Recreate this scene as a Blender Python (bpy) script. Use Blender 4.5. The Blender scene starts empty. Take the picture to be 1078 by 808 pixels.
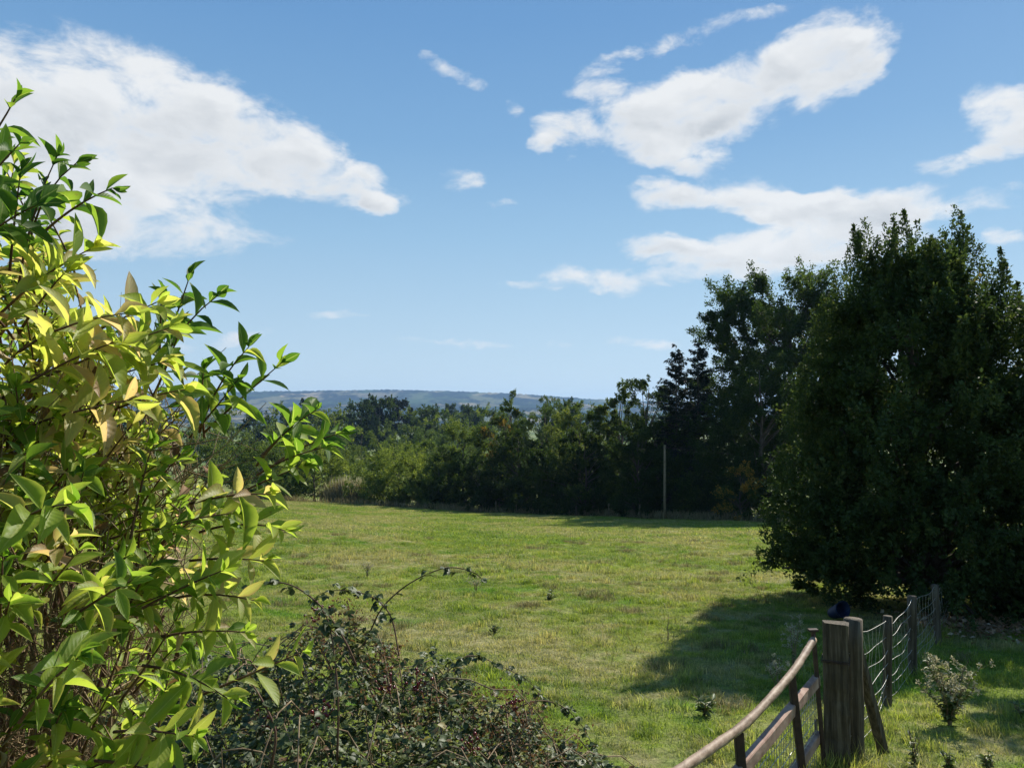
import bpy, math, random
import numpy as np
from mathutils import Vector, Matrix, Euler

random.seed(7)
RNG = np.random.default_rng(11)
SC = bpy.context.scene
COL = SC.collection
R = math.radians

# ------------------------------------------------------------------ camera numbers
W0, H0 = 1078.0, 808.0
F = 814.0                       # focal length in photo pixels
EYE = 1.7
HORIZ = 438.0
PITCH = math.atan((HORIZ - H0 / 2) / F)
SUN_AZ, SUN_EL = R(41), R(39)   # azimuth clockwise from +Y
SUN = np.array([math.sin(SUN_AZ) * math.cos(SUN_EL), math.cos(SUN_AZ) * math.cos(SUN_EL), math.sin(SUN_EL)])


def ray(px, py):
    a, b = (px - W0 / 2) / F, (H0 / 2 - py) / F
    c, s = math.cos(PITCH), math.sin(PITCH)
    return np.array([a, c - b * s, b * c + s])


def at(px, py, d):
    """A point of the place seen in direction (px, py) at forward distance d."""
    v = ray(px, py)
    v = v / v[1] * d
    return np.array([v[0], v[1], v[2] + EYE])


def xof(px, d):
    return (px - W0 / 2) / F * d


# ------------------------------------------------------------------ terrain
_ky = np.array([-60, -5, 0, 3, 6.5, 10, 20, 40, 60, 80, 95, 120, 200, 300, 600, 1000, 2600, 9000.0])
_kd = np.array([1.2, 1.6, 1.7, 2.22, 2.84, 3.17, 4.12, 6.02, 7.92, 9.82, 11.2, 12.6, 15.2, 17.0, 19.5, 22, 30, 30.0])
_ph = np.random.default_rng(3).uniform(0, 6.28, (24,))


def wob(x, y, s):
    return (np.sin(x * s + _ph[0] + 1.3 * np.sin(y * s * .7 + _ph[1])) + np.sin(y * s * 1.21 + _ph[2] + 1.1 * np.sin(x * s * .83 + _ph[3]))
            + .6 * np.sin((x + y) * s * 1.9 + _ph[4]) + .6 * np.sin((x - y) * s * 2.1 + _ph[5])) / 3.2


def ground(x, y):
    x = np.asarray(x, float); y = np.asarray(y, float)
    d = np.interp(y, _ky, _kd)
    k = np.clip((y - 8) / 25, 0, 1) * np.clip(1 - (y - 110) / 200, 0, 1)
    rise = .05 * np.log1p(np.exp(np.clip(-(x + 3) / 3, -30, 30))) * 3
    rise = 5 * np.tanh(rise / 5)
    d = d - k * rise
    m = np.clip((y - 4) / 8, 0, 1)
    und = m * (.018 * wob(x + 7, y, 3.1) + .05 * wob(x, y, .9) + .12 * wob(x + 40, y, .22)) + np.clip((y - 110) / 150, 0, 1) * .8 * wob(x, y, .018)
    return EYE - d + und


def gz(x, y):
    return float(ground(x, y))


# ------------------------------------------------------------------ object helpers
def tag(o, label=None, cat=None, group=None, kind=None):
    if label: o['label'] = label
    if cat: o['category'] = cat
    if group: o['group'] = group
    if kind: o['kind'] = kind
    return o


def empty(name, loc, rz=0.0):
    o = bpy.data.objects.new(name, None)
    COL.objects.link(o)
    o.location = loc
    o.rotation_euler = (0, 0, rz)
    o.empty_display_size = .2
    return o


def mesh_np(name, V, Fc, mat, parent=None, attrs=None, smooth=False, link=True):
    """One mesh object from a vertex array and a face array of equal face size."""
    V = np.ascontiguousarray(V, np.float32).reshape(-1, 3)
    Fc = np.ascontiguousarray(Fc, np.int32)
    k = Fc.shape[1]
    me = bpy.data.meshes.new(name)
    me.vertices.add(len(V)); me.vertices.foreach_set('co', V.ravel())
    me.loops.add(Fc.size); me.loops.foreach_set('vertex_index', Fc.ravel())
    me.polygons.add(len(Fc)); me.polygons.foreach_set('loop_start', np.arange(0, Fc.size, k, dtype=np.int32))
    if smooth:
        me.polygons.foreach_set('use_smooth', np.ones(len(Fc), bool))
    for an, av in (attrs or {}).items():
        a = me.attributes.new(an, 'FLOAT', 'POINT')
        a.data.foreach_set('value', np.ascontiguousarray(av, np.float32))
    me.update(calc_edges=True)
    me.materials.append(mat)
    o = bpy.data.objects.new(name, me)
    if link: COL.objects.link(o)
    if parent is not None: o.parent = parent
    return o


class MB:
    """Collects tubes, boxes and lathes; build() links them as one mesh."""
    def __init__(self):
        self.v, self.f = [], []

    def add(self, V, Fc):
        n = len(self.v)
        self.v.extend([tuple(map(float, p)) for p in V])
        self.f.extend([tuple(i + n for i in f) for f in Fc])

    def tube(self, pts, rad, sides=6, cap=True, flat=None):
        pts = [np.asarray(p, float) for p in pts]
        n = len(pts)
        if np.isscalar(rad): rad = [rad] * n
        ref = None
        V = []
        for i in range(n):
            t = pts[min(i + 1, n - 1)] - pts[max(i - 1, 0)]
            t = t / (np.linalg.norm(t) + 1e-9)
            if ref is None:
                ref = np.array([0, 0, 1.0]) if abs(t[2]) < .9 else np.array([1.0, 0, 0])
            u = ref - t * ref.dot(t); u /= np.linalg.norm(u) + 1e-9
            ref = u
            w = np.cross(t, u)
            for s in range(sides):
                a = 2 * math.pi * s / sides
                V.append(pts[i] + rad[i] * (math.cos(a) * u + math.sin(a) * w))
        Fc = []
        for i in range(n - 1):
            for s in range(sides):
                s2 = (s + 1) % sides
                Fc.append((i * sides + s, i * sides + s2, (i + 1) * sides + s2, (i + 1) * sides + s))
        if cap:
            Fc.append(tuple(range(sides))[::-1]); Fc.append(tuple((n - 1) * sides + s for s in range(sides)))
        self.add(V, Fc)

    def bar(self, p0, p1, w, h, seg=8, jit=.0, up=(0, 0, 1), rng=random):
        """A rectangular timber from p0 to p1 with slightly rounded, uneven edges."""
        p0, p1 = np.asarray(p0, float), np.asarray(p1, float)
        t = p1 - p0; L = np.linalg.norm(t); t /= L
        up = np.asarray(up, float)
        u = up - t * up.dot(t); u /= np.linalg.norm(u)
        s = np.cross(t, u)
        c = min(w, h) * .12
        prof = [(-w/2+c, -h/2), (w/2-c, -h/2), (w/2, -h/2+c), (w/2, h/2-c), (w/2-c, h/2), (-w/2+c, h/2), (-w/2, h/2-c), (-w/2, -h/2+c)]
        V, Fc = [], []
        for i in range(seg + 1):
            q = p0 + t * L * i / seg
            for a, b in prof:
                V.append(q + s * (a + rng.uniform(-jit, jit)) + u * (b + rng.uniform(-jit, jit)))
        for i in range(seg):
            for k in range(8):
                k2 = (k + 1) % 8
                Fc.append((i*8+k, i*8+k2, (i+1)*8+k2, (i+1)*8+k))
        Fc.append(tuple(range(8))[::-1]); Fc.append(tuple(seg*8+k for k in range(8)))
        self.add(V, Fc)

    def build(self, name, mat, parent=None, smooth=True):
        me = bpy.data.meshes.new(name)
        me.from_pydata(self.v, [], self.f)
        me.update()
        if smooth:
            me.polygons.foreach_set('use_smooth', np.ones(len(me.polygons), bool))
        me.materials.append(mat)
        o = bpy.data.objects.new(name, me)
        COL.objects.link(o)
        if parent is not None: o.parent = parent
        return o


# ------------------------------------------------------------------ materials
def new_mat(name):
    m = bpy.data.materials.new(name)
    m.use_nodes = True
    nt = m.node_tree
    for n in list(nt.nodes): nt.nodes.remove(n)
    out = nt.nodes.new('ShaderNodeOutputMaterial')
    return m, nt, out


def N(nt, t, **kw):
    n = nt.nodes.new(t)
    for k, v in kw.items():
        setattr(n, k, v)
    return n


def ramp(nt, fac, stops):
    n = N(nt, 'ShaderNodeValToRGB')
    e = n.color_ramp.elements
    e[0].position, e[0].color = stops[0][0], (*stops[0][1], 1)
    e[1].position, e[1].color = stops[1][0], (*stops[1][1], 1)
    for p, c in stops[2:]:
        x = e.new(p); x.color = (*c, 1)
    if fac is not None: nt.links.new(fac, n.inputs[0])
    return n.outputs[0]


def noise(nt, vec, scale, detail=3, rough=.55, dist=0.0):
    n = N(nt, 'ShaderNodeTexNoise')
    n.inputs['Scale'].default_value = scale
    n.inputs['Detail'].default_value = detail
    n.inputs['Roughness'].default_value = rough
    n.inputs['Distortion'].default_value = dist
    if vec is not None: nt.links.new(vec, n.inputs['Vector'])
    return n.outputs[0]


def mixc(nt, fac, a, b, mode='MIX'):
    n = N(nt, 'ShaderNodeMix', data_type='RGBA', blend_type=mode)
    for s, v in ((n.inputs[0], fac), (n.inputs[6], a), (n.inputs[7], b)):
        if hasattr(v, 'is_linked') or hasattr(v, 'links'): nt.links.new(v, s)
        elif isinstance(v, tuple): s.default_value = (*v, 1)
        else: s.default_value = v
    return n.outputs[2]


def math_n(nt, op, a, b=None, c=None, clamp=False):
    n = N(nt, 'ShaderNodeMath', operation=op, use_clamp=clamp)
    for i, v in enumerate((a, b, c)):
        if v is None: continue
        if hasattr(v, 'links'): nt.links.new(v, n.inputs[i])
        else: n.inputs[i].default_value = v
    return n.outputs[0]


def attr(nt, name):
    n = N(nt, 'ShaderNodeAttribute'); n.attribute_name = name
    return n.outputs['Fac']


def leaf_mat(name, stops, trans=.4, tboost=1.35, rough=.5, spec=.4, midrib=False, huevar=.0):
    """Two-sided leaf: glossy face plus light coming through; the tint of each leaf runs along the ramp."""
    m, nt, out = new_mat(name)
    c = ramp(nt, attr(nt, 'tint'), stops)
    geo = N(nt, 'ShaderNodeNewGeometry')
    if midrib:
        s = attr(nt, 'side')
        mr = math_n(nt, 'LESS_THAN', math_n(nt, 'ABSOLUTE', s), .07)
        c = mixc(nt, math_n(nt, 'MULTIPLY', mr, .45), c, (.5, .52, .2))
        sa = math_n(nt, 'ABSOLUTE', s)
        vein = math_n(nt, 'SINE', math_n(nt, 'MULTIPLY_ADD', attr(nt, 'along'), 62.0, math_n(nt, 'MULTIPLY', sa, -16.0)))
        c = mixc(nt, math_n(nt, 'MULTIPLY', math_n(nt, 'MULTIPLY_ADD', vein, 3.0, -2.0, clamp=True), .12), c, mixc(nt, 1.0, c, (1.5, 1.45, 1.3), 'MULTIPLY'))
        edge_n = noise(nt, geo.outputs['Position'], 14, 3, .6)
        edge = math_n(nt, 'MULTIPLY', math_n(nt, 'MULTIPLY_ADD', sa, 2.2, -1.25, clamp=True), math_n(nt, 'MULTIPLY_ADD', edge_n, 5.0, -2.1, clamp=True))
        old = math_n(nt, 'MULTIPLY_ADD', attr(nt, 'tint'), 2.4, -.75, clamp=True)
        c = mixc(nt, math_n(nt, 'MULTIPLY', math_n(nt, 'MULTIPLY', edge, old), .75), c, (.42, .22, .15))
        blot = noise(nt, geo.outputs['Position'], 60, 3, .6)
        c = mixc(nt, math_n(nt, 'MULTIPLY', math_n(nt, 'MULTIPLY_ADD', blot, 12.0, -7.5, clamp=True), .55), c, (.17, .10, .045))
        p_n = vein
        var = noise(nt, geo.outputs['Position'], 18, 2)
        c = mixc(nt, math_n(nt, 'MULTIPLY_ADD', var, 1.6, -.5, clamp=True), c, mixc(nt, 1.0, c, (.72, .85, .5), 'MULTIPLY'))
    p = N(nt, 'ShaderNodeBsdfPrincipled')
    p.inputs['Roughness'].default_value = rough
    p.inputs['Specular IOR Level'].default_value = spec
    nt.links.new(c, p.inputs['Base Color'])
    if midrib:
        bp = N(nt, 'ShaderNodeBump'); bp.inputs['Strength'].default_value = .15; bp.inputs['Distance'].default_value = .001
        nt.links.new(p_n, bp.inputs['Height']); nt.links.new(bp.outputs[0], p.inputs['Normal'])
    t = N(nt, 'ShaderNodeBsdfTranslucent')
    tc = mixc(nt, 1.0, c, (tboost * 1.02, tboost, tboost * .7), 'MULTIPLY')
    nt.links.new(tc, t.inputs['Color'])
    mx = N(nt, 'ShaderNodeMixShader'); mx.inputs[0].default_value = trans
    nt.links.new(p.outputs[0], mx.inputs[1]); nt.links.new(t.outputs[0], mx.inputs[2])
    nt.links.new(mx.outputs[0], out.inputs[0])
    return m


def wood_mat(name, c1, c2, c3, scale=9, rough=.8, stretch=(1, 1, .08), bump=.4, grain=40):
    m, nt, out = new_mat(name)
    tc = N(nt, 'ShaderNodeTexCoord')
    mp = N(nt, 'ShaderNodeMapping'); mp.inputs['Scale'].default_value = stretch
    nt.links.new(tc.outputs['Object'], mp.inputs[0])
    n1 = noise(nt, mp.outputs[0], grain, 5, .65)
    n2 = noise(nt, tc.outputs['Object'], scale, 3)
    c = ramp(nt, n1, [(.3, c1), (.5, c2), (.72, c3)])
    c = mixc(nt, math_n(nt, 'MULTIPLY_ADD', n2, 2.2, -.9, clamp=True), c, mixc(nt, 1.0, c, (.62, .6, .5), 'MULTIPLY'))
    p = N(nt, 'ShaderNodeBsdfPrincipled'); p.inputs['Roughness'].default_value = rough
    p.inputs['Specular IOR Level'].default_value = .25
    b = N(nt, 'ShaderNodeBump'); b.inputs['Strength'].default_value = bump; b.inputs['Distance'].default_value = .01
    nt.links.new(n1, b.inputs['Height']); nt.links.new(b.outputs[0], p.inputs['Normal'])
    nt.links.new(c, p.inputs['Base Color']); nt.links.new(p.outputs[0], out.inputs[0])
    return m


def turf_colour(nt):
    """Colour of the pasture by place: fresh green, olive and straw patches."""
    g = N(nt, 'ShaderNodeNewGeometry')
    pos = g.outputs['Position']
    n1 = noise(nt, pos, .55, 4, .6, .4)
    n2 = noise(nt, pos, 1.7, 4, .65, .5)
    n3 = noise(nt, pos, .16, 3, .55)
    c = ramp(nt, n1, [(.30, (.11, .175, .024)), (.52, (.185, .24, .042)), (.72, (.265, .295, .07))])
    dry = math_n(nt, 'MULTIPLY_ADD', n3, 1.2, math_n(nt, 'MULTIPLY', n2, 1.1))
    dry = math_n(nt, 'MULTIPLY_ADD', dry, 4.2, -4.42, clamp=True)
    c = mixc(nt, math_n(nt, 'MULTIPLY', dry, .85), c, (.315, .285, .155))
    n4 = noise(nt, pos, .8, 2, .5)
    lush = math_n(nt, 'MULTIPLY_ADD', n4, 9.0, -5.4, clamp=True)
    c = mixc(nt, math_n(nt, 'MULTIPLY', lush, .7), c, (.10, .22, .018))
    n6 = noise(nt, pos, 5.5, 4, .7, .3)
    c = mixc(nt, 1.0, c, ramp(nt, n6, [(.30, (.72, .74, .62)), (.46, (1.08, 1.08, 1.0)), (.60, (1.3, 1.26, 1.2)), (.75, (1.6, 1.45, 1.45))]), 'MULTIPLY')
    return c, dry


def M_ground():
    m, nt, out = new_mat('pasture_soil')
    c, dry = turf_colour(nt)
    g = N(nt, 'ShaderNodeNewGeometry')
    fine = noise(nt, g.outputs['Position'], 14, 5, .7)
    c = mixc(nt, 1.0, c, ramp(nt, fine, [(.3, (.45, .45, .4)), (.7, (1.05, 1.05, 1.0))]), 'MULTIPLY')
    # valley floor beyond the hedge: paler hay meadows and rough ground
    far = N(nt, 'ShaderNodeSeparateXYZ'); nt.links.new(g.outputs['Position'], far.inputs[0])
    ff = math_n(nt, 'MULTIPLY_ADD', far.outputs[1], 1 / 60, -1.5, clamp=True)
    fn = noise(nt, g.outputs['Position'], .012, 3)
    fc = ramp(nt, fn, [(.38, (.06, .085, .03)), (.5, (.13, .18, .05)), (.62, (.2, .2, .09))])
    c = mixc(nt, ff, c, fc)
    p = N(nt, 'ShaderNodeBsdfPrincipled'); p.inputs['Roughness'].default_value = .95
    p.inputs['Specular IOR Level'].default_value = .1
    b = N(nt, 'ShaderNodeBump'); b.inputs['Strength'].default_value = .8; b.inputs['Distance'].default_value = .06
    nt.links.new(fine, b.inputs['Height']); nt.links.new(b.outputs[0], p.inputs['Normal'])
    nt.links.new(c, p.inputs['Base Color']); nt.links.new(p.outputs[0], out.inputs[0])
    return m


def M_grass():
    m, nt, out = new_mat('grass_blade')
    c, dry = turf_colour(nt)
    t = attr(nt, 'tint')
    c = mixc(nt, 1.0, c, ramp(nt, t, [(0, (.62, .7, .5)), (.5, (1.05, 1.05, 1.0)), (.82, (1.3, 1.26, 1.15)), (1, (1.7, 1.5, 1.5))]), 'MULTIPLY')
    p = N(nt, 'ShaderNodeBsdfPrincipled'); p.inputs['Roughness'].default_value = .55
    p.inputs['Specular IOR Level'].default_value = .25
    nt.links.new(c, p.inputs['Base Color'])
    tr = N(nt, 'ShaderNodeBsdfTranslucent')
    nt.links.new(mixc(nt, 1.0, c, (1.3, 1.35, .8), 'MULTIPLY'), tr.inputs['Color'])
    mx = N(nt, 'ShaderNodeMixShader'); mx.inputs[0].default_value = .45
    nt.links.new(p.outputs[0], mx.inputs[1]); nt.links.new(tr.outputs[0], mx.inputs[2])
    nt.links.new(mx.outputs[0], out.inputs[0])
    return m


def M_hills():
    m, nt, out = new_mat('hill_fields')
    g = N(nt, 'ShaderNodeNewGeometry')
    mp = N(nt, 'ShaderNodeMapping'); mp.inputs['Scale'].default_value = (.0042, .0022, .004)
    nt.links.new(g.outputs['Position'], mp.inputs[0])
    v = N(nt, 'ShaderNodeTexVoronoi'); v.inputs['Scale'].default_value = 1.0; v.inputs['Randomness'].default_value = .9
    nt.links.new(mp.outputs[0], v.inputs['Vector'])
    sp = N(nt, 'ShaderNodeSeparateColor'); nt.links.new(v.outputs['Color'], sp.inputs[0])
    fields = ramp(nt, sp.outputs[0], [(.1, (.02, .04, .02)), (.4, (.05, .085, .03)), (.62, (.13, .13, .06)), (.85, (.28, .22, .13)), (.95, (.03, .055, .025))])
    woods = noise(nt, mp.outputs[0], 1.7, 4, .6)
    c = mixc(nt, math_n(nt, 'MULTIPLY_ADD', woods, 9, -3.9, clamp=True), fields, (.006, .013, .008))
    p = N(nt, 'ShaderNodeBsdfPrincipled'); p.inputs['Roughness'].default_value = 1
    p.inputs['Specular IOR Level'].default_value = .0
    nt.links.new(c, p.inputs['Base Color']); nt.links.new(p.outputs[0], out.inputs[0])
    return m


def plain_mat(name, c, rough=.6, metal=0.0, spec=.4, c2=None, scale=20):
    m, nt, out = new_mat(name)
    p = N(nt, 'ShaderNodeBsdfPrincipled')
    p.inputs['Roughness'].default_value = rough; p.inputs['Metallic'].default_value = metal
    p.inputs['Specular IOR Level'].default_value = spec
    tc = N(nt, 'ShaderNodeTexCoord')
    n = noise(nt, tc.outputs['Object'], scale, 4, .6)
    nt.links.new(ramp(nt, n, [(.35, c), (.65, c2 or tuple(x * .7 for x in c))]), p.inputs['Base Color'])
    nt.links.new(p.outputs[0], out.inputs[0])
    return m


MAT = {}
MAT['ground'] = M_ground()
MAT['grass'] = M_grass()
MAT['hills'] = M_hills()
MAT['bark'] = wood_mat('grey_bark', (.05, .04, .03), (.10, .08, .06), (.16, .14, .11), grain=14, scale=3)
MAT['twig'] = wood_mat('brown_twig', (.10, .065, .035), (.24, .17, .095), (.38, .29, .18), grain=30, scale=12)
MAT['stem'] = wood_mat('red_brown_stem', (.06, .03, .02), (.13, .07, .045), (.2, .13, .07), grain=30)
MAT['post'] = wood_mat('weathered_post', (.022, .017, .010), (.09, .069, .044), (.19, .155, .105), grain=34, scale=7, stretch=(1, 1, .05), bump=1.0)
MAT['rail'] = wood_mat('smooth_pale_rail', (.12, .075, .045), (.28, .195, .13), (.43, .33, .235), grain=34, scale=9, stretch=(.35, .2, .9), bump=.5, rough=.6)
MAT['plank'] = wood_mat('pinkish_timber', (.24, .14, .10), (.36, .23, .17), (.46, .33, .25), grain=30, scale=7, stretch=(.5, .12, .5))
MAT['darkbar'] = plain_mat('dark_rusty_bar', (.035, .022, .016), .7, .0, .3, (.07, .04, .025))
MAT['wire'] = plain_mat('galvanised_wire', (.5, .5, .47), .4, .7, .5, (.34, .33, .3))
MAT['pole'] = wood_mat('pale_pole', (.15, .12, .06), (.22, .175, .10), (.29, .24, .14), grain=12)
MAT['blue'] = plain_mat('blue_plastic', (.006, .012, .036), .6, 0, .3, (.012, .022, .055))
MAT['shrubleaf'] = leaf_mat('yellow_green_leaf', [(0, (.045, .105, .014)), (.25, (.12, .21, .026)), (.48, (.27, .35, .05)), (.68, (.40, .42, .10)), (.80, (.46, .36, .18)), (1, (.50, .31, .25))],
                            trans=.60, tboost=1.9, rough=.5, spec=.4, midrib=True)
MAT['deadleaf'] = leaf_mat('dead_leaf', [(0, (.10, .05, .025)), (.6, (.26, .15, .08)), (1, (.5, .4, .28))], trans=.25, rough=.7, spec=.2)
MAT['bramble'] = leaf_mat('bramble_leaf', [(0, (.04, .056, .018)), (.5, (.085, .115, .038)), (.8, (.15, .18, .07)), (.92, (.15, .075, .035)), (1, (.26, .23, .06))], trans=.32, tboost=1.6, rough=.5, spec=.32)
MAT['berry'] = plain_mat('red_berry', (.22, .012, .015), .3, 0, .5, (.06, .006, .01), 60)
MAT['holly'] = leaf_mat('dark_glossy_leaf', [(0, (.018, .034, .010)), (.6, (.042, .070, .018)), (.9, (.085, .11, .028)), (1, (.20, .13, .06))], trans=.30, tboost=2.0, rough=.6, spec=.18)
MAT['ash'] = leaf_mat('ash_leaf', [(0, (.020, .040, .008)), (.6, (.040, .070, .014)), (1, (.085, .115, .024))], trans=.42, tboost=1.9, rough=.6, spec=.15)
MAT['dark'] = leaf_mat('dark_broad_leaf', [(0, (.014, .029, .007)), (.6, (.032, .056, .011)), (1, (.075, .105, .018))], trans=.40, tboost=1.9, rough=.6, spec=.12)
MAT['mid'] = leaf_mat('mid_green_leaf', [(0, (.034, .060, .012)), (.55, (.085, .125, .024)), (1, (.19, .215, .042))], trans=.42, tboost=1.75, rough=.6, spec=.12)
MAT['willow'] = leaf_mat('willow_leaf', [(0, (.045, .078, .022)), (.6, (.085, .13, .035)), (1, (.15, .19, .06))], trans=.42, tboost=1.5, rough=.6, spec=.15)
MAT['olive'] = leaf_mat('olive_bush_leaf', [(0, (.08, .115, .018)), (.6, (.17, .22, .035)), (1, (.28, .31, .06))], trans=.42, tboost=1.6, rough=.6, spec=.12)
MAT['orange'] = leaf_mat('turning_leaf', [(0, (.03, .055, .012)), (.52, (.06, .09, .018)), (.68, (.30, .19, .03)), (.85, (.42, .24, .04)), (1, (.40, .13, .03))], trans=.42, tboost=1.6, rough=.6, spec=.12)
MAT['needle'] = leaf_mat('spruce_needle', [(0, (.008, .016, .008)), (1, (.025, .038, .017))], trans=.12, rough=.6, spec=.15)
MAT['straw'] = leaf_mat('dry_grass', [(0, (.16, .13, .06)), (.6, (.30, .25, .13)), (1, (.42, .36, .22))], trans=.35, tboost=1.1, rough=.7, spec=.2)
MAT['tussock'] = leaf_mat('brown_tussock', [(0, (.10, .11, .035)), (.5, (.20, .18, .075)), (1, (.38, .32, .19))], trans=.4, tboost=1.2, rough=.7, spec=.15)
MAT['weed'] = leaf_mat('weed_leaf', [(0, (.05, .085, .022)), (.6, (.13, .18, .05)), (1, (.26, .27, .12))], trans=.35, tboost=1.3)
MAT['seed'] = leaf_mat('pale_seed_head', [(0, (.34, .31, .21)), (1, (.60, .56, .43))], trans=.4, tboost=1.0, rough=.8, spec=.1)

# ------------------------------------------------------------------ leaves in bulk
T_CARD = np.array([[0, 0, 0], [.42, -.5, .14], [1, 0, -.04], [.5, .5, .14]])     # along, side, normal
F_CARD = np.array([[0, 1, 2], [0, 2, 3]])


def template_leaf(rows=7, wide=1.0, pet=.10, point=1.0):
    V, S = [], []
    for i in range(rows):
        t = i / (rows - 1)
        if t < pet: w = .05
        else:
            q = (t - pet) / (1 - pet)
            w = math.sin(math.pi * q ** .82) ** .95 * .5 + (.03 if q < .9 else 0)
        w *= wide
        z = -.22 * t * t + .05 * t
        for s in (-1, 0, 1):
            V.append((t, s * w, z + (.26 * w if s else 0)))
            S.append(s)
    Fc = []
    for i in range(rows - 1):
        for k in range(2):
            a = i * 3 + k
            Fc.append((a, a + 1, a + 4, a + 3))
    return np.array(V), np.array(Fc), np.array(S)


T_HI, F_HI, S_HI = template_leaf(7)
T_MID, F_MID, S_MID = template_leaf(4, 1.15, .0)


def unit(a):
    return a / (np.linalg.norm(a, axis=-1, keepdims=True) + 1e-9)


def leaves(P, D, Nn, L, Wd, tint, tpl=(T_CARD, F_CARD, None), curl=None):
    """Vertex, face and attribute arrays of leaves with axis D, face normal Nn, length L and width Wd."""
    T, Fc, S = tpl
    D = unit(D); Sd = unit(np.cross(Nn, D)); Nn = np.cross(D, Sd)
    n, k = len(P), len(T)
    c = np.ones(n) if curl is None else curl
    V = (P[:, None, :] + D[:, None, :] * (T[None, :, 0, None] * L[:, None, None]) + Sd[:, None, :] * (T[None, :, 1, None] * Wd[:, None, None])
         + Nn[:, None, :] * (T[None, :, 2, None] * (L * c)[:, None, None]))
    FF = Fc[None] + (np.arange(n) * k)[:, None, None]
    at_ = {'tint': np.repeat(np.clip(tint, 0, 1), k)}
    if S is not None: at_['side'] = np.tile(S, n); at_['along'] = np.tile(T[:, 0], n)
    return V.reshape(-1, 3), FF.reshape(-1, Fc.shape[1]), at_


def rnd_dir(rng, n):
    return unit(rng.normal(size=(n, 3)))


# ------------------------------------------------------------------ trees
def prof_round(h):
    return np.sqrt(np.clip(1 - ((h - .48) / .54) ** 2, 0.0, 1))


def prof_skirt(h):                       # leafy right down to the grass
    return np.clip(np.where(h < .45, .82 + .4 * h, 1.0) * np.sqrt(np.clip(1 - (np.clip(h - .35, 0, 1) / .67) ** 2, 0, 1)), .02, 1)


def prof_cone(h):
    return np.clip((1 - h) ** .8 + .02, 0, 1)


def prof_column(h):
    return np.clip(np.sin(np.pi * np.clip(h * .9 + .1, 0, 1)) ** .6, .05, 1)


def prof_big(h):                         # broad evergreen cone with a blunt, many-tipped top
    return np.interp(h, [0, .05, .2, .45, .7, .88, 1], [.88, .95, 1.0, .95, .76, .52, .26])


PROF = dict(round=prof_round, skirt=prof_skirt, cone=prof_cone, column=prof_column, big=prof_big)


def crown_arrays(rng, H, z0, Rr, prof, n_cl, n_sp, n_lf, cl_r, lf, mode='broad', lobes=.2, top=None, tshift=0.0, inner=.35):
    pf = PROF[prof]
    hh = np.linspace(.01, .99, 200); w = pf(hh) + .12; w /= w.sum()
    h = rng.choice(hh, n_cl, p=w) + rng.uniform(-.003, .003, n_cl)
    a = rng.uniform(0, 2 * np.pi, n_cl)
    ph = rng.uniform(0, 6.28, 4)
    lob = 1 + lobes * (np.sin(3 * a + ph[0] + 5 * h) * .6 + np.sin(5 * a + ph[1] - 9 * h) * .4) + rng.normal(0, lobes * .35, n_cl)
    rad = Rr * pf(h) * np.sqrt(rng.uniform(inner ** 2, 1, n_cl)) * lob
    sx = rng.uniform(.88, 1.12)
    C = np.stack([rad * np.cos(a) * sx, rad * np.sin(a) / sx, z0 + h * (H - z0) * rng.uniform(.95, 1.03, n_cl)], 1)
    out = unit(np.stack([np.cos(a), np.sin(a), np.clip((h - .3) * 1.2, -.15, 1.0)], 1))
    if mode == 'spruce':
        out = unit(np.stack([np.cos(a), np.sin(a), -.25 + .5 * h ** 3], 1))
    cr = cl_r * rng.uniform(.6, 1.4, n_cl)
    ctint = rng.uniform(.1, .75, n_cl) + tshift
    ns = n_cl * n_sp
    ci = np.repeat(np.arange(n_cl), n_sp)
    o = C[ci] + unit(rng.normal(0, 1, (ns, 3))) * (rng.uniform(.2, .75, (ns, 1)) * cr[ci][:, None]) * np.array([1, 1, .8])
    if mode == 'spruce':
        sd = unit(out[ci] * 1.0 + rng.normal(0, .35, (ns, 3)) * np.array([1, 1, .35]))
    elif mode == 'weep':
        sd = unit(out[ci] * .7 + rng.normal(0, .5, (ns, 3)) + np.array([0, 0, .25]))
    elif mode == 'upright':
        sd = unit(out[ci] * .75 + rng.normal(0, .5, (ns, 3)) + np.array([0, 0, .75]))
    else:
        sd = unit(out[ci] * .8 + rng.normal(0, .62, (ns, 3)) + np.array([0, 0, .2]))
    sl = cr[ci] * (rng.uniform(.35, .95, ns) if mode == 'broad' else rng.uniform(.5, 1.35, ns))
    jit = .17 if mode == 'broad' else .10
    nl = ns * n_lf
    si = np.repeat(np.arange(ns), n_lf)
    t = rng.uniform(0, 1, nl)
    P = o[si] + sd[si] * (sl[si] * t)[:, None] + rng.normal(0, jit, (nl, 3)) * (sl[si] * (1.15 - .75 * t))[:, None]
    if mode == 'weep': P[:, 2] -= .25 * sl[si] * t * t
    if mode == 'spruce': P[:, 2] -= np.abs(rng.normal(0, .10, nl)) * sl[si]
    P[:, 2] = np.maximum(P[:, 2], .03 + .1 * rng.uniform(0, 1, nl))
    D = unit(sd[si] * .6 + rng.normal(0, .6, (nl, 3)))
    Nn = unit(rng.normal(0, .55, (nl, 3)) + np.array([0, 0, .7]) + out[ci][si] * .3)
    L = lf * rng.uniform(.6, 1.35, nl)
    Wd = L * (rng.uniform(.42, .7, nl) if mode not in ('spruce', 'weep') else rng.uniform(.22, .4, nl))
    tint = ctint[ci][si] * .7 + rng.uniform(0, .45, nl)
    return P, D, Nn, L, Wd, tint, C, cr


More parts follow.
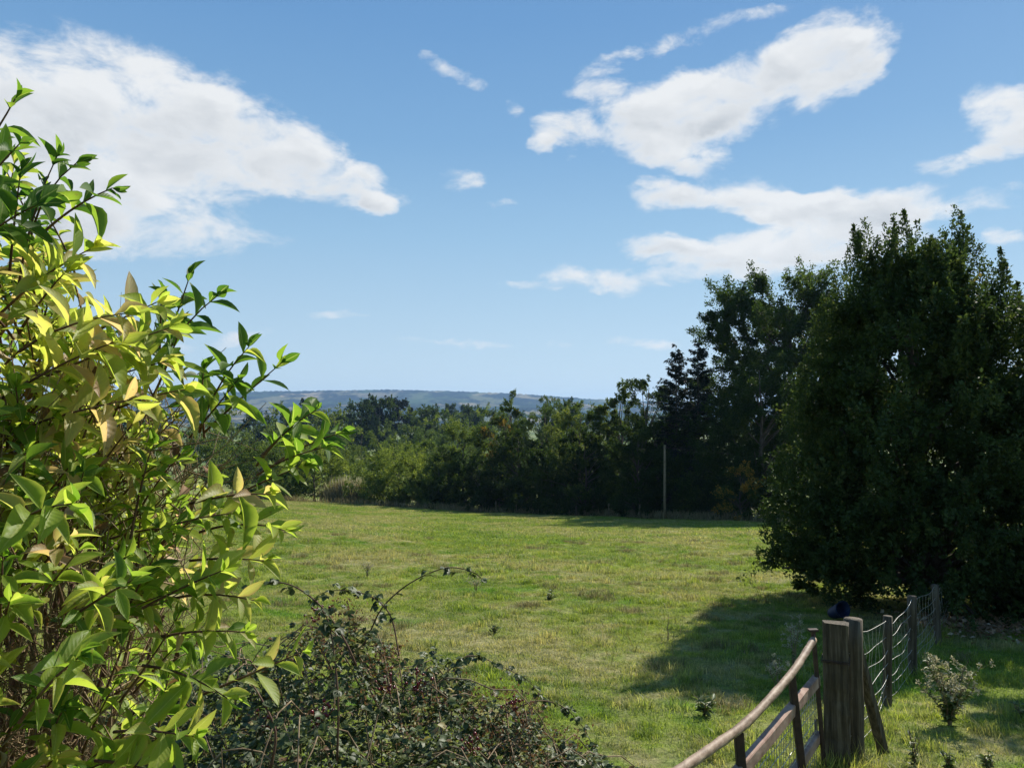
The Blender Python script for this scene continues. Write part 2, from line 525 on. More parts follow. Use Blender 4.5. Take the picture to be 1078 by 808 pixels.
def limbs(mb, rng, H, z0, C, r0, n_limb, lean=(0, 0)):
    top = H * .9
    tr = [np.array([lean[0] * t * t + rng.normal(0, .012 * H) * (0 < t), lean[1] * t * t + rng.normal(0, .012 * H) * (0 < t), top * t - .15 * (t == 0)]) for t in np.linspace(0, 1, 8)]
    mb.tube(tr, [r0 * (1.25 if i == 0 else 1) * (1 - .88 * i / 7) for i in range(8)], 7)
    idx = rng.permutation(len(C))[:n_limb]
    for i in idx:
        c = C[i]
        zb = np.clip(c[2] - rng.uniform(.12, .3) * H, .08 * H, top * .93)
        t = zb / top
        k = int(min(6, t * 7)); f = t * 7 - k
        b = tr[k] * (1 - f) + tr[k + 1] * f
        m = b * .5 + c * .5 + np.array([0, 0, .06 * np.linalg.norm(c - b)]) + rng.normal(0, .03 * np.linalg.norm(c - b), 3)
        rr = r0 * (1 - .85 * t) * rng.uniform(.35, .55)
        q = [b * (1 - s) ** 2 + 2 * m * s * (1 - s) + c * s * s for s in np.linspace(0, 1, 5)]
        mb.tube(q, [rr * (1 - .8 * s) + .006 for s in np.linspace(0, 1, 5)], 5, cap=False)


def tree(name, label, px, d, top_py, width_px, prof='skirt', mat='dark', n_leaf=24000, lf=.18, z0f=.03, mode='broad', cl=60, seed=1,
         cl_rf=.28, group=None, cat='tree', lobes=.22, n_limb=30, tshift=0.0, r0=None, inner=.35, extra=None, lean=(0, 0), x=None):
    rng = np.random.default_rng(seed)
    x = xof(px, d) if x is None else x
    zb = gz(x, d)
    H = EYE + (HORIZ - top_py) / F * d - zb
    Rr = width_px / 2 / F * d
    o = empty(name, (x, d, zb), 0)
    tag(o, label, cat, group)
    n_sp = 9
    n_lf = max(3, int(n_leaf / (cl * n_sp)))
    P, D, Nn, L, Wd, tint, C, cr = crown_arrays(rng, H * .97, H * z0f, Rr * .92, prof, cl, n_sp, n_lf, Rr * cl_rf, lf, mode, lobes, tshift=tshift, inner=inner)
    if extra is not None:
        eP, eD, eN, eL, eW, eT = extra(rng, H, Rr, C)
        P = np.vstack([P, eP]); D = np.vstack([D, eD]); Nn = np.vstack([Nn, eN])
        L = np.r_[L, eL]; Wd = np.r_[Wd, eW]; tint = np.r_[tint, eT]
    V, Fc, A = leaves(P, D, Nn, L, Wd, tint)
    mb = MB(); limbs(mb, rng, H, H * z0f, C, r0 or H * .018, n_limb, lean)
    mb.build('trunk', MAT['bark'], o)
    mesh_np('crown', V, Fc, MAT[mat], o, A)
    return o


def copy_tree(o):
    c = o.copy(); COL.objects.link(c)
    for ch in o.children:
        k = ch.copy(); COL.objects.link(k); k.parent = c
    return c


# ------------------------------------------------------------------ SETTING: ground sheet and hills
def build_ground():
    rr = np.concatenate([[0.0], np.geomspace(.5, 7000, 300)])
    az = np.concatenate([np.linspace(-50, 50, 301), np.linspace(52, 308, 80)])
    az = np.radians(az)
    A, Rg = np.meshgrid(az, rr)
    X, Y = Rg * np.sin(A), Rg * np.cos(A)
    Z = ground(X, Y)
    V = np.stack([X, Y, Z], -1).reshape(-1, 3)
    m, n = len(az), len(rr)
    i, j = np.meshgrid(np.arange(n - 1), np.arange(m), indexing='ij')
    j2 = (j + 1) % m
    Fc = np.stack([i * m + j, i * m + j2, (i + 1) * m + j2, (i + 1) * m + j], -1).reshape(-1, 4)[:, ::-1]
    o = mesh_np('ground', V, Fc, MAT['ground'], smooth=True)
    tag(o, 'sloping green pasture running down to the hedge and valley', 'ground', kind='structure')


def build_hills():
    azd = np.linspace(-62, 62, 900)
    dist = np.concatenate([np.linspace(2300, 4700, 34), np.linspace(4750, 5100, 12), np.linspace(5200, 6600, 8)])
    pxs = np.array([-1500, 0, 180, 280, 340, 400, 440, 490, 540, 590, 640, 720, 900, 2400])
    pys = np.array([417, 418, 414, 412.2, 411.5, 410.5, 411, 412.5, 414.5, 418, 421.5, 424, 424, 424.0])
    pxa = W0 / 2 + F * np.tan(np.radians(azd))
    crest = (HORIZ - np.interp(pxa, pxs, pys)) / F * 4950
    A, Dm = np.meshgrid(np.radians(azd), dist)
    X, Y = Dm * np.tan(A), Dm
    t = np.clip((Dm - 2300) / 2650, 0, 1)
    s = .38 * t + .62 * t ** 2.2
    rng = np.random.default_rng(5)
    base = -30.0
    Z = base + (crest[None] - base) * s
    mid = np.sin(np.clip(t, 0, 1) * np.pi)
    Z += mid * 16 * (wob(X, Y, .0021) + .6 * wob(X + 900, Y, .005))
    Z -= np.clip((Dm - 4980) / 1600, 0, 1) * 90
    Z += rng.uniform(0, 1, Z.shape) ** 2 * 7 * np.clip(t * 2, 0, 1)
    Z += EYE
    m, n = len(azd), len(dist)
    V = np.stack([X, Y, Z], -1).reshape(-1, 3)
    i, j = np.meshgrid(np.arange(n - 1), np.arange(m - 1), indexing='ij')
    Fc = np.stack([i * m + j, i * m + j + 1, (i + 1) * m + j + 1, (i + 1) * m + j], -1).reshape(-1, 4)
    o = mesh_np('hills', V, Fc, MAT['hills'])
    tag(o, 'long low blue hazy ridge of fields and woods on the skyline', 'hills', kind='structure')


build_ground()
build_hills()

# ------------------------------------------------------------------ grass (stuff): patches of blades scattered over the pasture
def blade_patch(name, rng, size, n, h0, h1, w, bend=.5, tuft=None, mat='grass', tmean=.4):
    P = np.stack([rng.uniform(-size / 2, size / 2, n), rng.uniform(-size / 2, size / 2, n), np.full(n, -.015)], 1)
    hs = rng.uniform(h0, h1, n)
    if tuft:
        c = rng.uniform(-size / 2, size / 2, (tuft, 2)); k = rng.integers(0, tuft, n)
        sp = size * .12
        P[:, :2] = np.where(rng.uniform(0, 1, (n, 1)) < .62, c[k] + rng.normal(0, sp, (n, 2)), P[:, :2])
        hs *= 1 + .7 * np.exp(-((P[:, :2] - c[k]) ** 2).sum(1) / (2 * sp * sp)) * (rng.uniform(0, 1, tuft)[k])
    a = rng.uniform(0, 6.28, n)
    dirh = np.stack([np.cos(a), np.sin(a), np.zeros(n)], 1)
    side = np.stack([-np.sin(a), np.cos(a), np.zeros(n)], 1)
    b = rng.uniform(.15, 1, n) * bend
    ws = w * rng.uniform(.6, 1.3, n)
    up = np.array([0, 0, 1.0])
    p1 = P + up * (hs * .6)[:, None] + dirh * (hs * b * .35)[:, None]
    p2 = P + up * (hs * (1 - .25 * b))[:, None] + dirh * (hs * b)[:, None]
    V = np.stack([P - side * ws[:, None] / 2, P + side * ws[:, None] / 2, p1 + side * ws[:, None] * .4, p1 - side * ws[:, None] * .4, p2], 1)
    ft = np.array([[0, 1, 2], [0, 2, 3], [3, 2, 4]])
    FF = (ft[None] + (np.arange(n) * 5)[:, None, None]).reshape(-1, 3)
    tint = np.clip(rng.normal(tmean, .26, n) + (rng.uniform(0, 1, n) < .10) * .5, 0, 1)
    return mesh_np(name, V.reshape(-1, 3), FF, MAT[mat], None, {'tint': np.repeat(tint, 5)}, link=False)


def scatter(name, label, kindcat, objs, P, rot, scl, idx):
    pc = bpy.data.collections.new(name + '_patches')
    for o in objs: pc.objects.link(o)
    me = bpy.data.meshes.new(name)
    me.vertices.add(len(P)); me.vertices.foreach_set('co', np.ascontiguousarray(P, np.float32).ravel())
    for nm, tp, key, val in (('rot', 'FLOAT_VECTOR', 'vector', rot), ('scl', 'FLOAT', 'value', scl), ('idx', 'INT', 'value', idx)):
        a = me.attributes.new(nm, tp, 'POINT')
        a.data.foreach_set(key, np.ascontiguousarray(val, np.int32 if tp == 'INT' else np.float32).ravel())
    o = bpy.data.objects.new(name, me); COL.objects.link(o)
    ng = bpy.data.node_groups.new(name + '_scatter', 'GeometryNodeTree')
    ng.interface.new_socket('Geometry', in_out='INPUT', socket_type='NodeSocketGeometry')
    ng.interface.new_socket('Geometry', in_out='OUTPUT', socket_type='NodeSocketGeometry')
    gi, go = ng.nodes.new('NodeGroupInput'), ng.nodes.new('NodeGroupOutput')
    ci = ng.nodes.new('GeometryNodeCollectionInfo')
    ci.inputs['Collection'].default_value = pc
    ci.inputs['Separate Children'].default_value = True
    ci.inputs['Reset Children'].default_value = True
    ip = ng.nodes.new('GeometryNodeInstanceOnPoints')
    ip.inputs['Pick Instance'].default_value = True

    def na(nm, tp):
        n = ng.nodes.new('GeometryNodeInputNamedAttribute'); n.data_type = tp
        n.inputs[0].default_value = nm
        return n.outputs[0]
    er = ng.nodes.new('FunctionNodeEulerToRotation')
    L = ng.links.new
    L(na('rot', 'FLOAT_VECTOR'), er.inputs[0]); L(er.outputs[0], ip.inputs['Rotation'])
    L(na('scl', 'FLOAT'), ip.inputs['Scale']); L(na('idx', 'INT'), ip.inputs['Instance Index'])
    L(gi.outputs[0], ip.inputs['Points']); L(ci.outputs[0], ip.inputs['Instance']); L(ip.outputs[0], go.inputs[0])
    md = o.modifiers.new('scatter', 'NODES'); md.node_group = ng
    tag(o, label, kindcat, kind='stuff')
    return o


def slope_rot(x, y, rng):
    e = .3
    dx = (ground(x + e, y) - ground(x - e, y)) / (2 * e)
    dy = (ground(x, y + e) - ground(x, y - e)) / (2 * e)
    out = np.zeros((len(x), 3))
    rz = rng.uniform(0, 6.28, len(x))
    for i in range(len(x)):
        n = Vector((-dx[i], -dy[i], 1)).normalized()
        q = Vector((0, 0, 1)).rotation_difference(n)
        out[i] = (q.to_matrix() @ Matrix.Rotation(rz[i], 3, 'Z')).to_euler()
    return out


def build_grass():
    rng = np.random.default_rng(21)
    near = [blade_patch('blades_a%d' % i, rng, .62, 700, .02, .06, .006, 1.1, tuft=6) for i in range(5)]
    near += [blade_patch('blades_b%d' % i, rng, .55, 520, .03, .12, .007, 1.1, tuft=3, tmean=.55) for i in range(2)]
    near += [blade_patch('blades_t%d' % i, rng, .5, 330, .03, .13, .006, 1.5, tuft=3, mat='tussock') for i in range(2)]
    far = [blade_patch('blades_u%d' % i, rng, 1.9, 1000, .03, .10, .016, 1.0, tuft=10) for i in range(4)]
    pts, rots, scl, idx = [], [], [], []

    def zone(y0, y1, step, ids, wts, s0, s1):
        ys = np.arange(y0, y1, step)
        X, Y = [], []
        for yy in ys:
            half = .72 * yy + 2.5
            xs = np.arange(-half, half, step)
            X.append(xs + rng.uniform(-.4, .4, len(xs)) * step); Y.append(np.full(len(xs), yy) + rng.uniform(-.4, .4, len(xs)) * step)
        x, y = np.concatenate(X), np.concatenate(Y)
        lim = np.interp(xof(0, 1) * 0 + x / np.maximum(y, 1) * F + W0 / 2, HEDGE_PX, HEDGE_D) + 3
        k = y < lim
        x, y = x[k], y[k]
        pts.append(np.stack([x, y, ground(x, y)], 1)); rots.append(slope_rot(x, y, rng))
        scl.append(rng.uniform(s0, s1, len(x))); idx.append(rng.choice(ids, len(x), p=wts))
    zone(.3, 18, .40, [0, 1, 2, 3, 4, 5, 6, 7, 8], [.166, .166, .166, .166, .166, .06, .06, .025, .025], .75, 1.25)
    zone(18, 34, .58, [0, 1, 2, 3, 4, 5, 6, 7, 8], [.144, .144, .144, .144, .144, .12, .12, .02, .02], 1.0, 1.6)
    zone(34, 96, 1.25, [9, 10, 11, 12], [.25] * 4, .8, 1.3)
    scatter('grass', 'short rough pasture grass with straw coloured patches', 'grass', near + far,
            np.vstack(pts), np.vstack(rots), np.concatenate(scl), np.concatenate(idx))


# hedge line (far edge of the pasture) by viewing direction
HEDGE_PX = np.array([-400, 100, 300, 420, 500, 600, 700, 780, 900, 1500.0])
HEDGE_D = np.array([92, 90, 86, 80, 76, 70, 62, 56, 50, 48.0])
build_grass()


def blades_clump(rng, n, rx, ry, h0, h1, w, bend=.35):
    P = np.stack([rng.normal(0, rx, n), rng.normal(0, ry, n), np.zeros(n)], 1)
    D = unit(np.stack([rng.normal(0, bend, n), rng.normal(0, bend, n), np.ones(n)], 1))
    Nn = unit(rng.normal(size=(n, 3)) * np.array([1, 1, .2]))
    L = rng.uniform(h0, h1, n)
    return leaves(P, D, Nn, L, np.full(n, w) * rng.uniform(.6, 1.4, n), rng.uniform(.1, .9, n), curl=np.full(n, .05))


def build_rough_strip():
    rng = np.random.default_rng(5)
    n = 16000
    px = rng.uniform(250, 830, n)
    d = np.interp(px, HEDGE_PX, HEDGE_D) - 1.2 + rng.normal(0, 1.0, n)
    dens = .5 + .5 * np.sin(px * .05) * np.sin(px * .021 + 1)
    k = rng.uniform(0, 1, n) < np.clip(dens + .25 * (px > 520), .1, 1)
    px, d = px[k], d[k]; n = len(px)
    x = (px - W0 / 2) / F * d
    P = np.stack([x, d, ground(x, d)], 1)
    D = unit(np.stack([rng.normal(0, .3, n), rng.normal(0, .3, n), np.ones(n)], 1))
    V, Fc, A = leaves(P, D, unit(rng.normal(size=(n, 3)) * np.array([1, 1, .2])), rng.uniform(.25, .9, n), rng.uniform(.03, .06, n), rng.uniform(0, .8, n), curl=np.full(n, .1))
    o = mesh_np('rough_grass', V, Fc, MAT['straw'], None, A)
    tag(o, 'tall straw coloured grass along the foot of the far hedge', 'grass', kind='stuff')


build_rough_strip()

def build_long_grass():
    rng = np.random.default_rng(55)
    n = 5200
    t = rng.uniform(0, 1, n)
    fx = np.interp(t, [0, .3, .5, 1], [.9, 2.42, 2.8, 7.6]); fy = np.interp(t, [0, .3, .5, 1], [3.95, 6.15, 6.45, 13.5])
    x = fx + rng.normal(0, .13, n); y = fy + rng.normal(0, .13, n)
    cl = np.sin(t * 90 + 1) + np.sin(t * 37) + rng.normal(0, .6, n)
    k = cl > .35; x, y = x[k], y[k]; n = len(x)
    P = np.stack([x, y, ground(x, y)], 1)
    D = unit(np.stack([rng.normal(0, .4, n), rng.normal(0, .4, n), np.ones(n)], 1))
    V, Fc, A = leaves(P, D, unit(rng.normal(size=(n, 3)) * np.array([1, 1, .2])), rng.uniform(.06, .26, n), rng.uniform(.005, .008, n), rng.uniform(0, 1, n), curl=np.full(n, .08))
    o = mesh_np('long_grass', V, Fc, MAT['grass'], None, A)
    tag(o, 'uncut longer grass along the foot of the gate and wire fence', 'grass', kind='stuff')


build_long_grass()


def build_stalks():
    rng = np.random.default_rng(66)
    n = 9000
    y = rng.uniform(9, 60, n); x = rng.uniform(-.42, .40, n) * y
    cl = wob(x, y, .33) + .7 * wob(x, y, 1.1) + rng.normal(0, .35, n)
    k = (cl > .55) & (y < np.interp(x / y * F + W0 / 2, HEDGE_PX, HEDGE_D) - 4)
    x, y = x[k], y[k]; n = len(x)
    P = np.stack([x, y, ground(x, y)], 1)
    D = unit(np.stack([rng.normal(0, .3, n), rng.normal(0, .3, n), np.ones(n)], 1))
    V, Fc, A = leaves(P, D, unit(rng.normal(size=(n, 3)) * np.array([1, 1, .2])), rng.uniform(.10, .34, n), rng.uniform(.005, .010, n) * (1 + y / 45), rng.uniform(0, .9, n), curl=np.full(n, .06))
    o = mesh_np('dry_stalks', V, Fc, MAT['tussock'], None, A)
    tag(o, 'thin brown seed stalks standing in drifts over the pasture', 'grass', kind='stuff')


build_stalks()

# ------------------------------------------------------------------ TREES
# the big evergreen on the right
def holly_tips(rng, H, Rr, C):
    """Upright leaders that break the outline at the top and sides."""
    o_all, d_all, l_all = [], [], []
    for (px, py, ln, wd) in ((905, 226, 1.3, .26), (918, 246, 1.0, .24), (934, 228, 1.2, .22), (950, 244, 1.0, .22), (960, 234, 1.1, .2), (976, 252, .8, .2), (1000, 216, 1.9, .30), (990, 246, 1.1, .26), (1014, 238, 1.3, .28),
                             (1030, 266, 1.2, .28), (1044, 284, 1.0, .26), (1058, 300, 1.0, .26), (1070, 318, 1.0, .26), (1084, 338, 1.0, .26), (888, 262, 1.0, .24), (874, 290, .9, .24), (862, 312, .8, .22), (852, 340, .8, .2),
                             (838, 384, .7, .18), (828, 425, .7, .18), (819, 470, .6, .18), (813, 520, .6, .18), (1098, 360, .9, .24), (1112, 400, .8, .2), (1048, 262, .5, .1), (1066, 296, .5, .1), (894, 236, .5, .1), (946, 226, .5, .1), (1007, 226, .8, .1)):
        for q in range(3):
            p = at(px + rng.normal(0, 6 * (q > 0)), py + 10 * q + rng.normal(0, 2), 15 + rng.normal(0, .4) * (q > 0)) - np.array([xof(957, 15), 15, gz(xof(957, 15), 15)])
            dr = unit(np.array([rng.normal(0, .10), rng.normal(0, .10), 1.0]))
            o_all.append(p - dr * ln); d_all.append(dr); l_all.append((ln, wd))
    n = 240
    o_all, d_all, l_all = map(np.array, (o_all, d_all, l_all))
    w_all = l_all[:, 1]; l_all = l_all[:, 0]
    k = np.repeat(np.arange(len(o_all)), n); m = len(k)
    t = rng.uniform(0, 1, m)
    P = o_all[k] + d_all[k] * (l_all[k] * t)[:, None] + rng.normal(0, .62, (m, 3)) * (w_all[k] * (1.08 - t) ** .8)[:, None] * np.array([1, 1, .6])
    D = unit(d_all[k] * .7 + rng.normal(0, .6, (m, 3)))
    L = .066 * rng.uniform(.6, 1.3, m)
    return P, D, unit(rng.normal(0, .6, (m, 3)) + np.array([0, 0, .6])), L, L * .5, rng.uniform(.2, .9, m)


tree('evergreen_tree', 'large dark dense evergreen towering beside the wire fence', 962, 15.0, 268, 292, 'big', 'holly', 320000, .076, .01, 'upright', 900, 31,
     .15, lobes=.16, n_limb=90, r0=.17, inner=.45, extra=holly_tips)

tree('holly_tree', 'smaller dark holly at the frame edge right of the large evergreen', 1160, 13.0, 205, 150, 'skirt', 'holly', 30000, .09, .02, 'upright', 120, 32, .24, n_limb=30)

# far edge of the pasture, from the right to the left
tree('ash_tree', 'tall airy ash tree with sky showing between its branches', 830, 66, 287, 182, 'round', 'ash', 210000, .21, .2, 'broad', 170, 41, .23, n_limb=80, r0=.3, lobes=.3, inner=.3)
tree('holm_oak_tree', 'dark oak under the ash beside the big evergreen', 800, 58, 372, 130, 'skirt', 'dark', 56000, .17, .02, 'broad', 110, 42, .22)
def spruce(label, px, d, top_py, width_px, seed):
    rng = np.random.default_rng(seed)
    x = xof(px, d); zb = gz(x, d)
    H = EYE + (HORIZ - top_py) / F * d - zb
    Rr = width_px / 2 / F * d
    o = empty('spruce_tree', (x, d, zb)); tag(o, label, 'tree')
    mb = MB(); mb.tube([(0, 0, H * t) for t in np.linspace(0, 1, 8)], [H * .013 * (1 - .93 * t) for t in np.linspace(0, 1, 8)], 7)
    PP, DD, NN, LL = [], [], [], []
    z = .05 * H
    while z < H * .985:
        h = z / H
        ln0 = Rr * (1 - h) ** .72 + .06
        for b in range(6):
            a = rng.uniform(0, 6.28); ln = ln0 * rng.uniform(.65, 1.15)
            dr = np.array([math.cos(a), math.sin(a), 0])
            up = .75 * h - .15 + rng.normal(0, .10); z_ = z + rng.normal(0, .018 * H)
            n = int(22 + 70 * ln / Rr)
            t = rng.uniform(.1, 1, n)
            lat = rng.normal(0, .13, n) * ln * (1.15 - t)
            sd = np.array([-dr[1], dr[0], 0])
            P_ = dr * (ln * t)[:, None] + sd * lat[:, None]
            P_[:, 2] = z_ + ln * (up * t - .30 * t * t + .16 * t ** 3) - np.abs(rng.normal(0, .10, n)) - .12 * np.abs(lat)
            PP.append(P_); DD.append(unit(dr * .8 + sd * np.sign(lat)[:, None] * .5 + np.array([0, 0, -.35]) + rng.normal(0, .3, (n, 3))))
            NN.append(unit(rng.normal(0, .4, (n, 3)) + np.array([0, 0, .8]))); LL.append(rng.uniform(.16, .36, n))
            mb.tube([(0, 0, z_), dr * ln * .5 + np.array([0, 0, z_ + ln * (.5 * up - .055)]), dr * ln * .95 + np.array([0, 0, z_ + ln * (up - .13)])], [.03 * (1 - h) + .008, .02 * (1 - h) + .006, .004], 4, cap=False)
        z += H * .024 * rng.uniform(.8, 1.25)
    P, D, Nn, L = np.vstack(PP), np.vstack(DD), np.vstack(NN), np.concatenate(LL)
    V, Fc, A = leaves(P, D, Nn, L, L * .38, rng.uniform(0, 1, len(P)))
    mb.build('trunk', MAT['bark'], o)
    mesh_np('crown', V, Fc, MAT['needle'], o, A)


spruce('dark spruce with a pointed tip, left of the pair by the tall ash', 712, 66, 364, 84, 43)
spruce('taller spruce with a pointed tip, right of the pair by the tall ash', 735, 64, 358, 88, 44)
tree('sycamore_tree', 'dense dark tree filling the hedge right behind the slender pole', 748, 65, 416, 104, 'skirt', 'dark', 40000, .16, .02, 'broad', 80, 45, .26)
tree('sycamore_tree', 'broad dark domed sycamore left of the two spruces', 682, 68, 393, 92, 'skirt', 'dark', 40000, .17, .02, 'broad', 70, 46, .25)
tree('sycamore_tree', 'dark sycamore with a small bulging sunlit head beside the sky gap', 652, 72, 406, 64, 'skirt', 'mid', 30000, .17, .02, 'broad', 55, 47, .25)
tree('maple_tree', 'round tree with sunlit yellow green top right of the pale willow', 610, 72, 425, 74, 'skirt', 'mid', 32000, .17, .02, 'broad', 60, 48, .26, tshift=.15)
tree('willow_tree', 'pale green willow with a feathery pointed top in the hedge', 573, 80, 417, 62, 'skirt', 'willow', 28000, .18, .02, 'weep', 60, 49, .26)
tree('cherry_tree', 'tree with a patch of orange autumn leaves in its crown', 531, 80, 424, 52, 'skirt', 'orange', 26000, .17, .02, 'broad', 55, 50, .26, tshift=-.05)
tree('poplar_tree', 'slim pale spire rising just behind the orange patched tree', 537, 86, 411, 26, 'column', 'willow', 12000, .17, .1, 'upright', 34, 51, .5)
tree('sallow_tree', 'dull olive rounded sallow left of the orange patched tree', 488, 82, 447, 88, 'skirt', 'mid', 36000, .17, .02, 'broad', 70, 52, .24)
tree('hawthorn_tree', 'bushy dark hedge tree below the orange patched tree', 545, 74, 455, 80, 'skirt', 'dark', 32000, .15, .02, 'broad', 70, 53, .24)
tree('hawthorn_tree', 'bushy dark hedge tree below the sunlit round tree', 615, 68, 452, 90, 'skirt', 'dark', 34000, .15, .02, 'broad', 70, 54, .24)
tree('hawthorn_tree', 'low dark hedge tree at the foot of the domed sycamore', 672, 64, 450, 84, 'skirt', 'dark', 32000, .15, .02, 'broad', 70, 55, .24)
tree('elder_bush', 'broad yellow green bush in the hedge right of the dry reeds', 420, 84, 476, 92, 'skirt', 'olive', 34000, .16, .01, 'broad', 90, 56, .25, cat='bush')
tree('elder_bush', 'tall olive green bush in the hedge left of the dry reeds', 332, 90, 466, 66, 'skirt', 'olive', 30000, .17, .01, 'broad', 80, 57, .25, cat='bush')
tree('elder_bush', 'round green bush in the hedge half behind the yellow leaved shrub', 276, 92, 470, 70, 'skirt', 'mid', 26000, .17, .01, 'broad', 60, 58, .25, cat='bush')
tree('elder_bush', 'dull green bush at the hedge foot left of the olive sallow', 462, 79, 488, 56, 'skirt', 'mid', 20000, .15, .01, 'broad', 50, 59, .25, cat='bush')
tree('spindle_bush', 'small loose bush with red and yellow leaves left of the evergreen', 778, 54.5, 492, 44, 'skirt', 'orange', 9000, .14, .01, 'upright', 34, 60, .3, cat='bush', tshift=-.05)
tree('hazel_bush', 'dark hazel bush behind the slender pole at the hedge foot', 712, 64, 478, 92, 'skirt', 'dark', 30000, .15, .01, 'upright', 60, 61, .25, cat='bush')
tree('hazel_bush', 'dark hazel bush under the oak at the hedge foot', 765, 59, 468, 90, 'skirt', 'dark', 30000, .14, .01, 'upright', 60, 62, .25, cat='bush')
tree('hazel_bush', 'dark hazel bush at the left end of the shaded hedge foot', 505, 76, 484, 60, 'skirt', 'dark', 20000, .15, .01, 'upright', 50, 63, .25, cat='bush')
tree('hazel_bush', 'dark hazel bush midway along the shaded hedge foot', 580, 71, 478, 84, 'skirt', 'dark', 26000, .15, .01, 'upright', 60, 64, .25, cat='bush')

for i_, px_h in enumerate((300, 408, 440, 480, 525, 560, 598, 632, 655, 690, 735, 780)):
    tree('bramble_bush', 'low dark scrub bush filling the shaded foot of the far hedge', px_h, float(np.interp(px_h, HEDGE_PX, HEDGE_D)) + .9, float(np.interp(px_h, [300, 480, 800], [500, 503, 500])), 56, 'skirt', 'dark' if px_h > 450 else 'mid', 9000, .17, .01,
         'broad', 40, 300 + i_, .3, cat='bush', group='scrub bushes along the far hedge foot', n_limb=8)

for i_, (px_h, tp_h) in enumerate(((548, 458), (566, 464), (600, 466), (628, 462), (648, 470), (690, 450), (470, 470))):
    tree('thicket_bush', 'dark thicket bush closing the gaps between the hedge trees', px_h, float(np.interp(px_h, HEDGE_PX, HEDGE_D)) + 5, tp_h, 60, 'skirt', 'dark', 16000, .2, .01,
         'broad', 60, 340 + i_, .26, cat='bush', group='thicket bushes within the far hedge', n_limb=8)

# mid distance: prototypes, then copies across the valley
def proto(name, prof, mat, mode, seed, H, Rr, n, lf, cl, z0f=.08, cl_rf=.28):
    rng = np.random.default_rng(seed)
    o = empty(name, (0, 0, 0))
    P, D, Nn, L, Wd, tint, C, cr = crown_arrays(rng, H * .97, H * z0f, Rr * .92, prof, cl, 7, max(2, n // (cl * 7)), Rr * cl_rf, lf, mode, .25)
    V, Fc, A = leaves(P, D, Nn, L, Wd, tint)
    mb = MB(); limbs(mb, rng, H, H * z0f, C, H * .018, 10)
    mb.build('trunk', MAT['bark'], o)
    mesh_np('crown', V, Fc, MAT[mat], o, A)
    return o


PRO = {
    'oak': proto('oak_tree', 'skirt', 'mid', 'broad', 70, 10, 5, 9000, .36, 42),
    'darkoak': proto('oak_tree', 'round', 'dark', 'broad', 71, 10, 4.2, 9000, .36, 42, .18),
    'bush': proto('valley_bush', 'skirt', 'mid', 'broad', 72, 10, 7, 9000, .42, 46, .01),
    'pale': proto('willow_tree', 'skirt', 'willow', 'weep', 73, 10, 5, 9000, .36, 42),
    'pine': proto('pine_tree', 'round', 'needle', 'broad', 74, 10, 2.4, 7000, .30, 28, .45),
    'popl': proto('poplar_tree', 'column', 'dark', 'upright', 75, 10, 1.0, 4000, .3, 24, .04, .6),
}
USED = set()


def far_tree(kind, px, d, top_py, wscale, label, group, cat='tree', base=None):
    x = xof(px, d)
    zb = gz(x, d) - .2
    H = max(3.0, EYE + (HORIZ - top_py) / F * d - zb)
    o = PRO[kind] if kind not in USED else copy_tree(PRO[kind])
    USED.add(kind)
    o.location = (x, d, zb)
    s = H / 10
    o.scale = (s * wscale, s * wscale, s)
    o.rotation_euler = (0, 0, random.uniform(0, 6.28))
    for k in ('label', 'category', 'group'):
        if k in o: del o[k]
    tag(o, label, cat, group)
    return o


# distinct ones
for a in (
    ('pine', 325, 300, 421, 1.0, 'small dark pine standing alone against the pale far hills', None),
    ('darkoak', 381, 310, 421, .85, 'dark round tree just left of the tallest valley tree', None),
    ('darkoak', 399, 290, 417, .8, 'tallest dark tree in the valley below the far ridge', None),
    ('pine', 411, 300, 420, 1.1, 'ragged pine just right of the tallest valley tree', None),
    ('pine', 423, 320, 422, .9, 'slim ragged pine second right of the tallest valley tree', None),
    ('darkoak', 456, 280, 427, 1.1, 'broad round valley tree left of the three small poplars', None),
    ('oak', 462, 200, 441, 1.1, 'mid green oak in the valley above the dull green bush', None),
    ('darkoak', 499, 330, 427, 1.0, 'dark valley tree right of the three small poplars', None),
    ('oak', 300, 240, 430, 1.0, 'bushy valley oak just right of the yellow leaved shrub top', None),
    ('oak', 352, 230, 432, 1.0, 'bushy valley oak right of the lone dark pine', None),
    ('oak', 515, 210, 432, .9, 'valley oak showing just left of the orange patched tree', None),
    ('darkoak', 590, 220, 421, .9, 'distant tree showing in the notch right of the pale willow', None),
):
    far_tree(*a)
for px, top in ((472, 424.5), (477, 424), (487, 425.5)):
    far_tree('popl', px, 520, top, 1.0, 'one of three tiny column shaped poplars on the valley skyline', 'three small poplars in the valley')
rv = random.Random(12)
for i in range(11):
    far_tree('bush', 250 + i * 23 + rv.uniform(-8, 8), rv.uniform(120, 150), rv.uniform(462, 474), rv.uniform(.7, 1.0), 'rounded bush on the valley side just over the hedge', 'bushes on the valley side', 'bush')
for i in range(12):
    far_tree(rv.choice(['oak', 'pale', 'oak', 'bush']), 240 + i * 26 + rv.uniform(-9, 9), rv.uniform(160, 200), rv.uniform(449, 459), rv.uniform(.6, .95), 'rounded tree in the middle belt of the valley', 'trees in the middle belt of the valley')
for i in range(26):
    far_tree(rv.choice(['oak', 'darkoak', 'oak', 'darkoak']), -60 + i * 30 + rv.uniform(-11, 11), rv.uniform(270, 380), rv.uniform(429, 439), rv.uniform(.7, 1.1), 'hazy dark tree in the far belt of the valley', 'trees in the far belt of the valley')
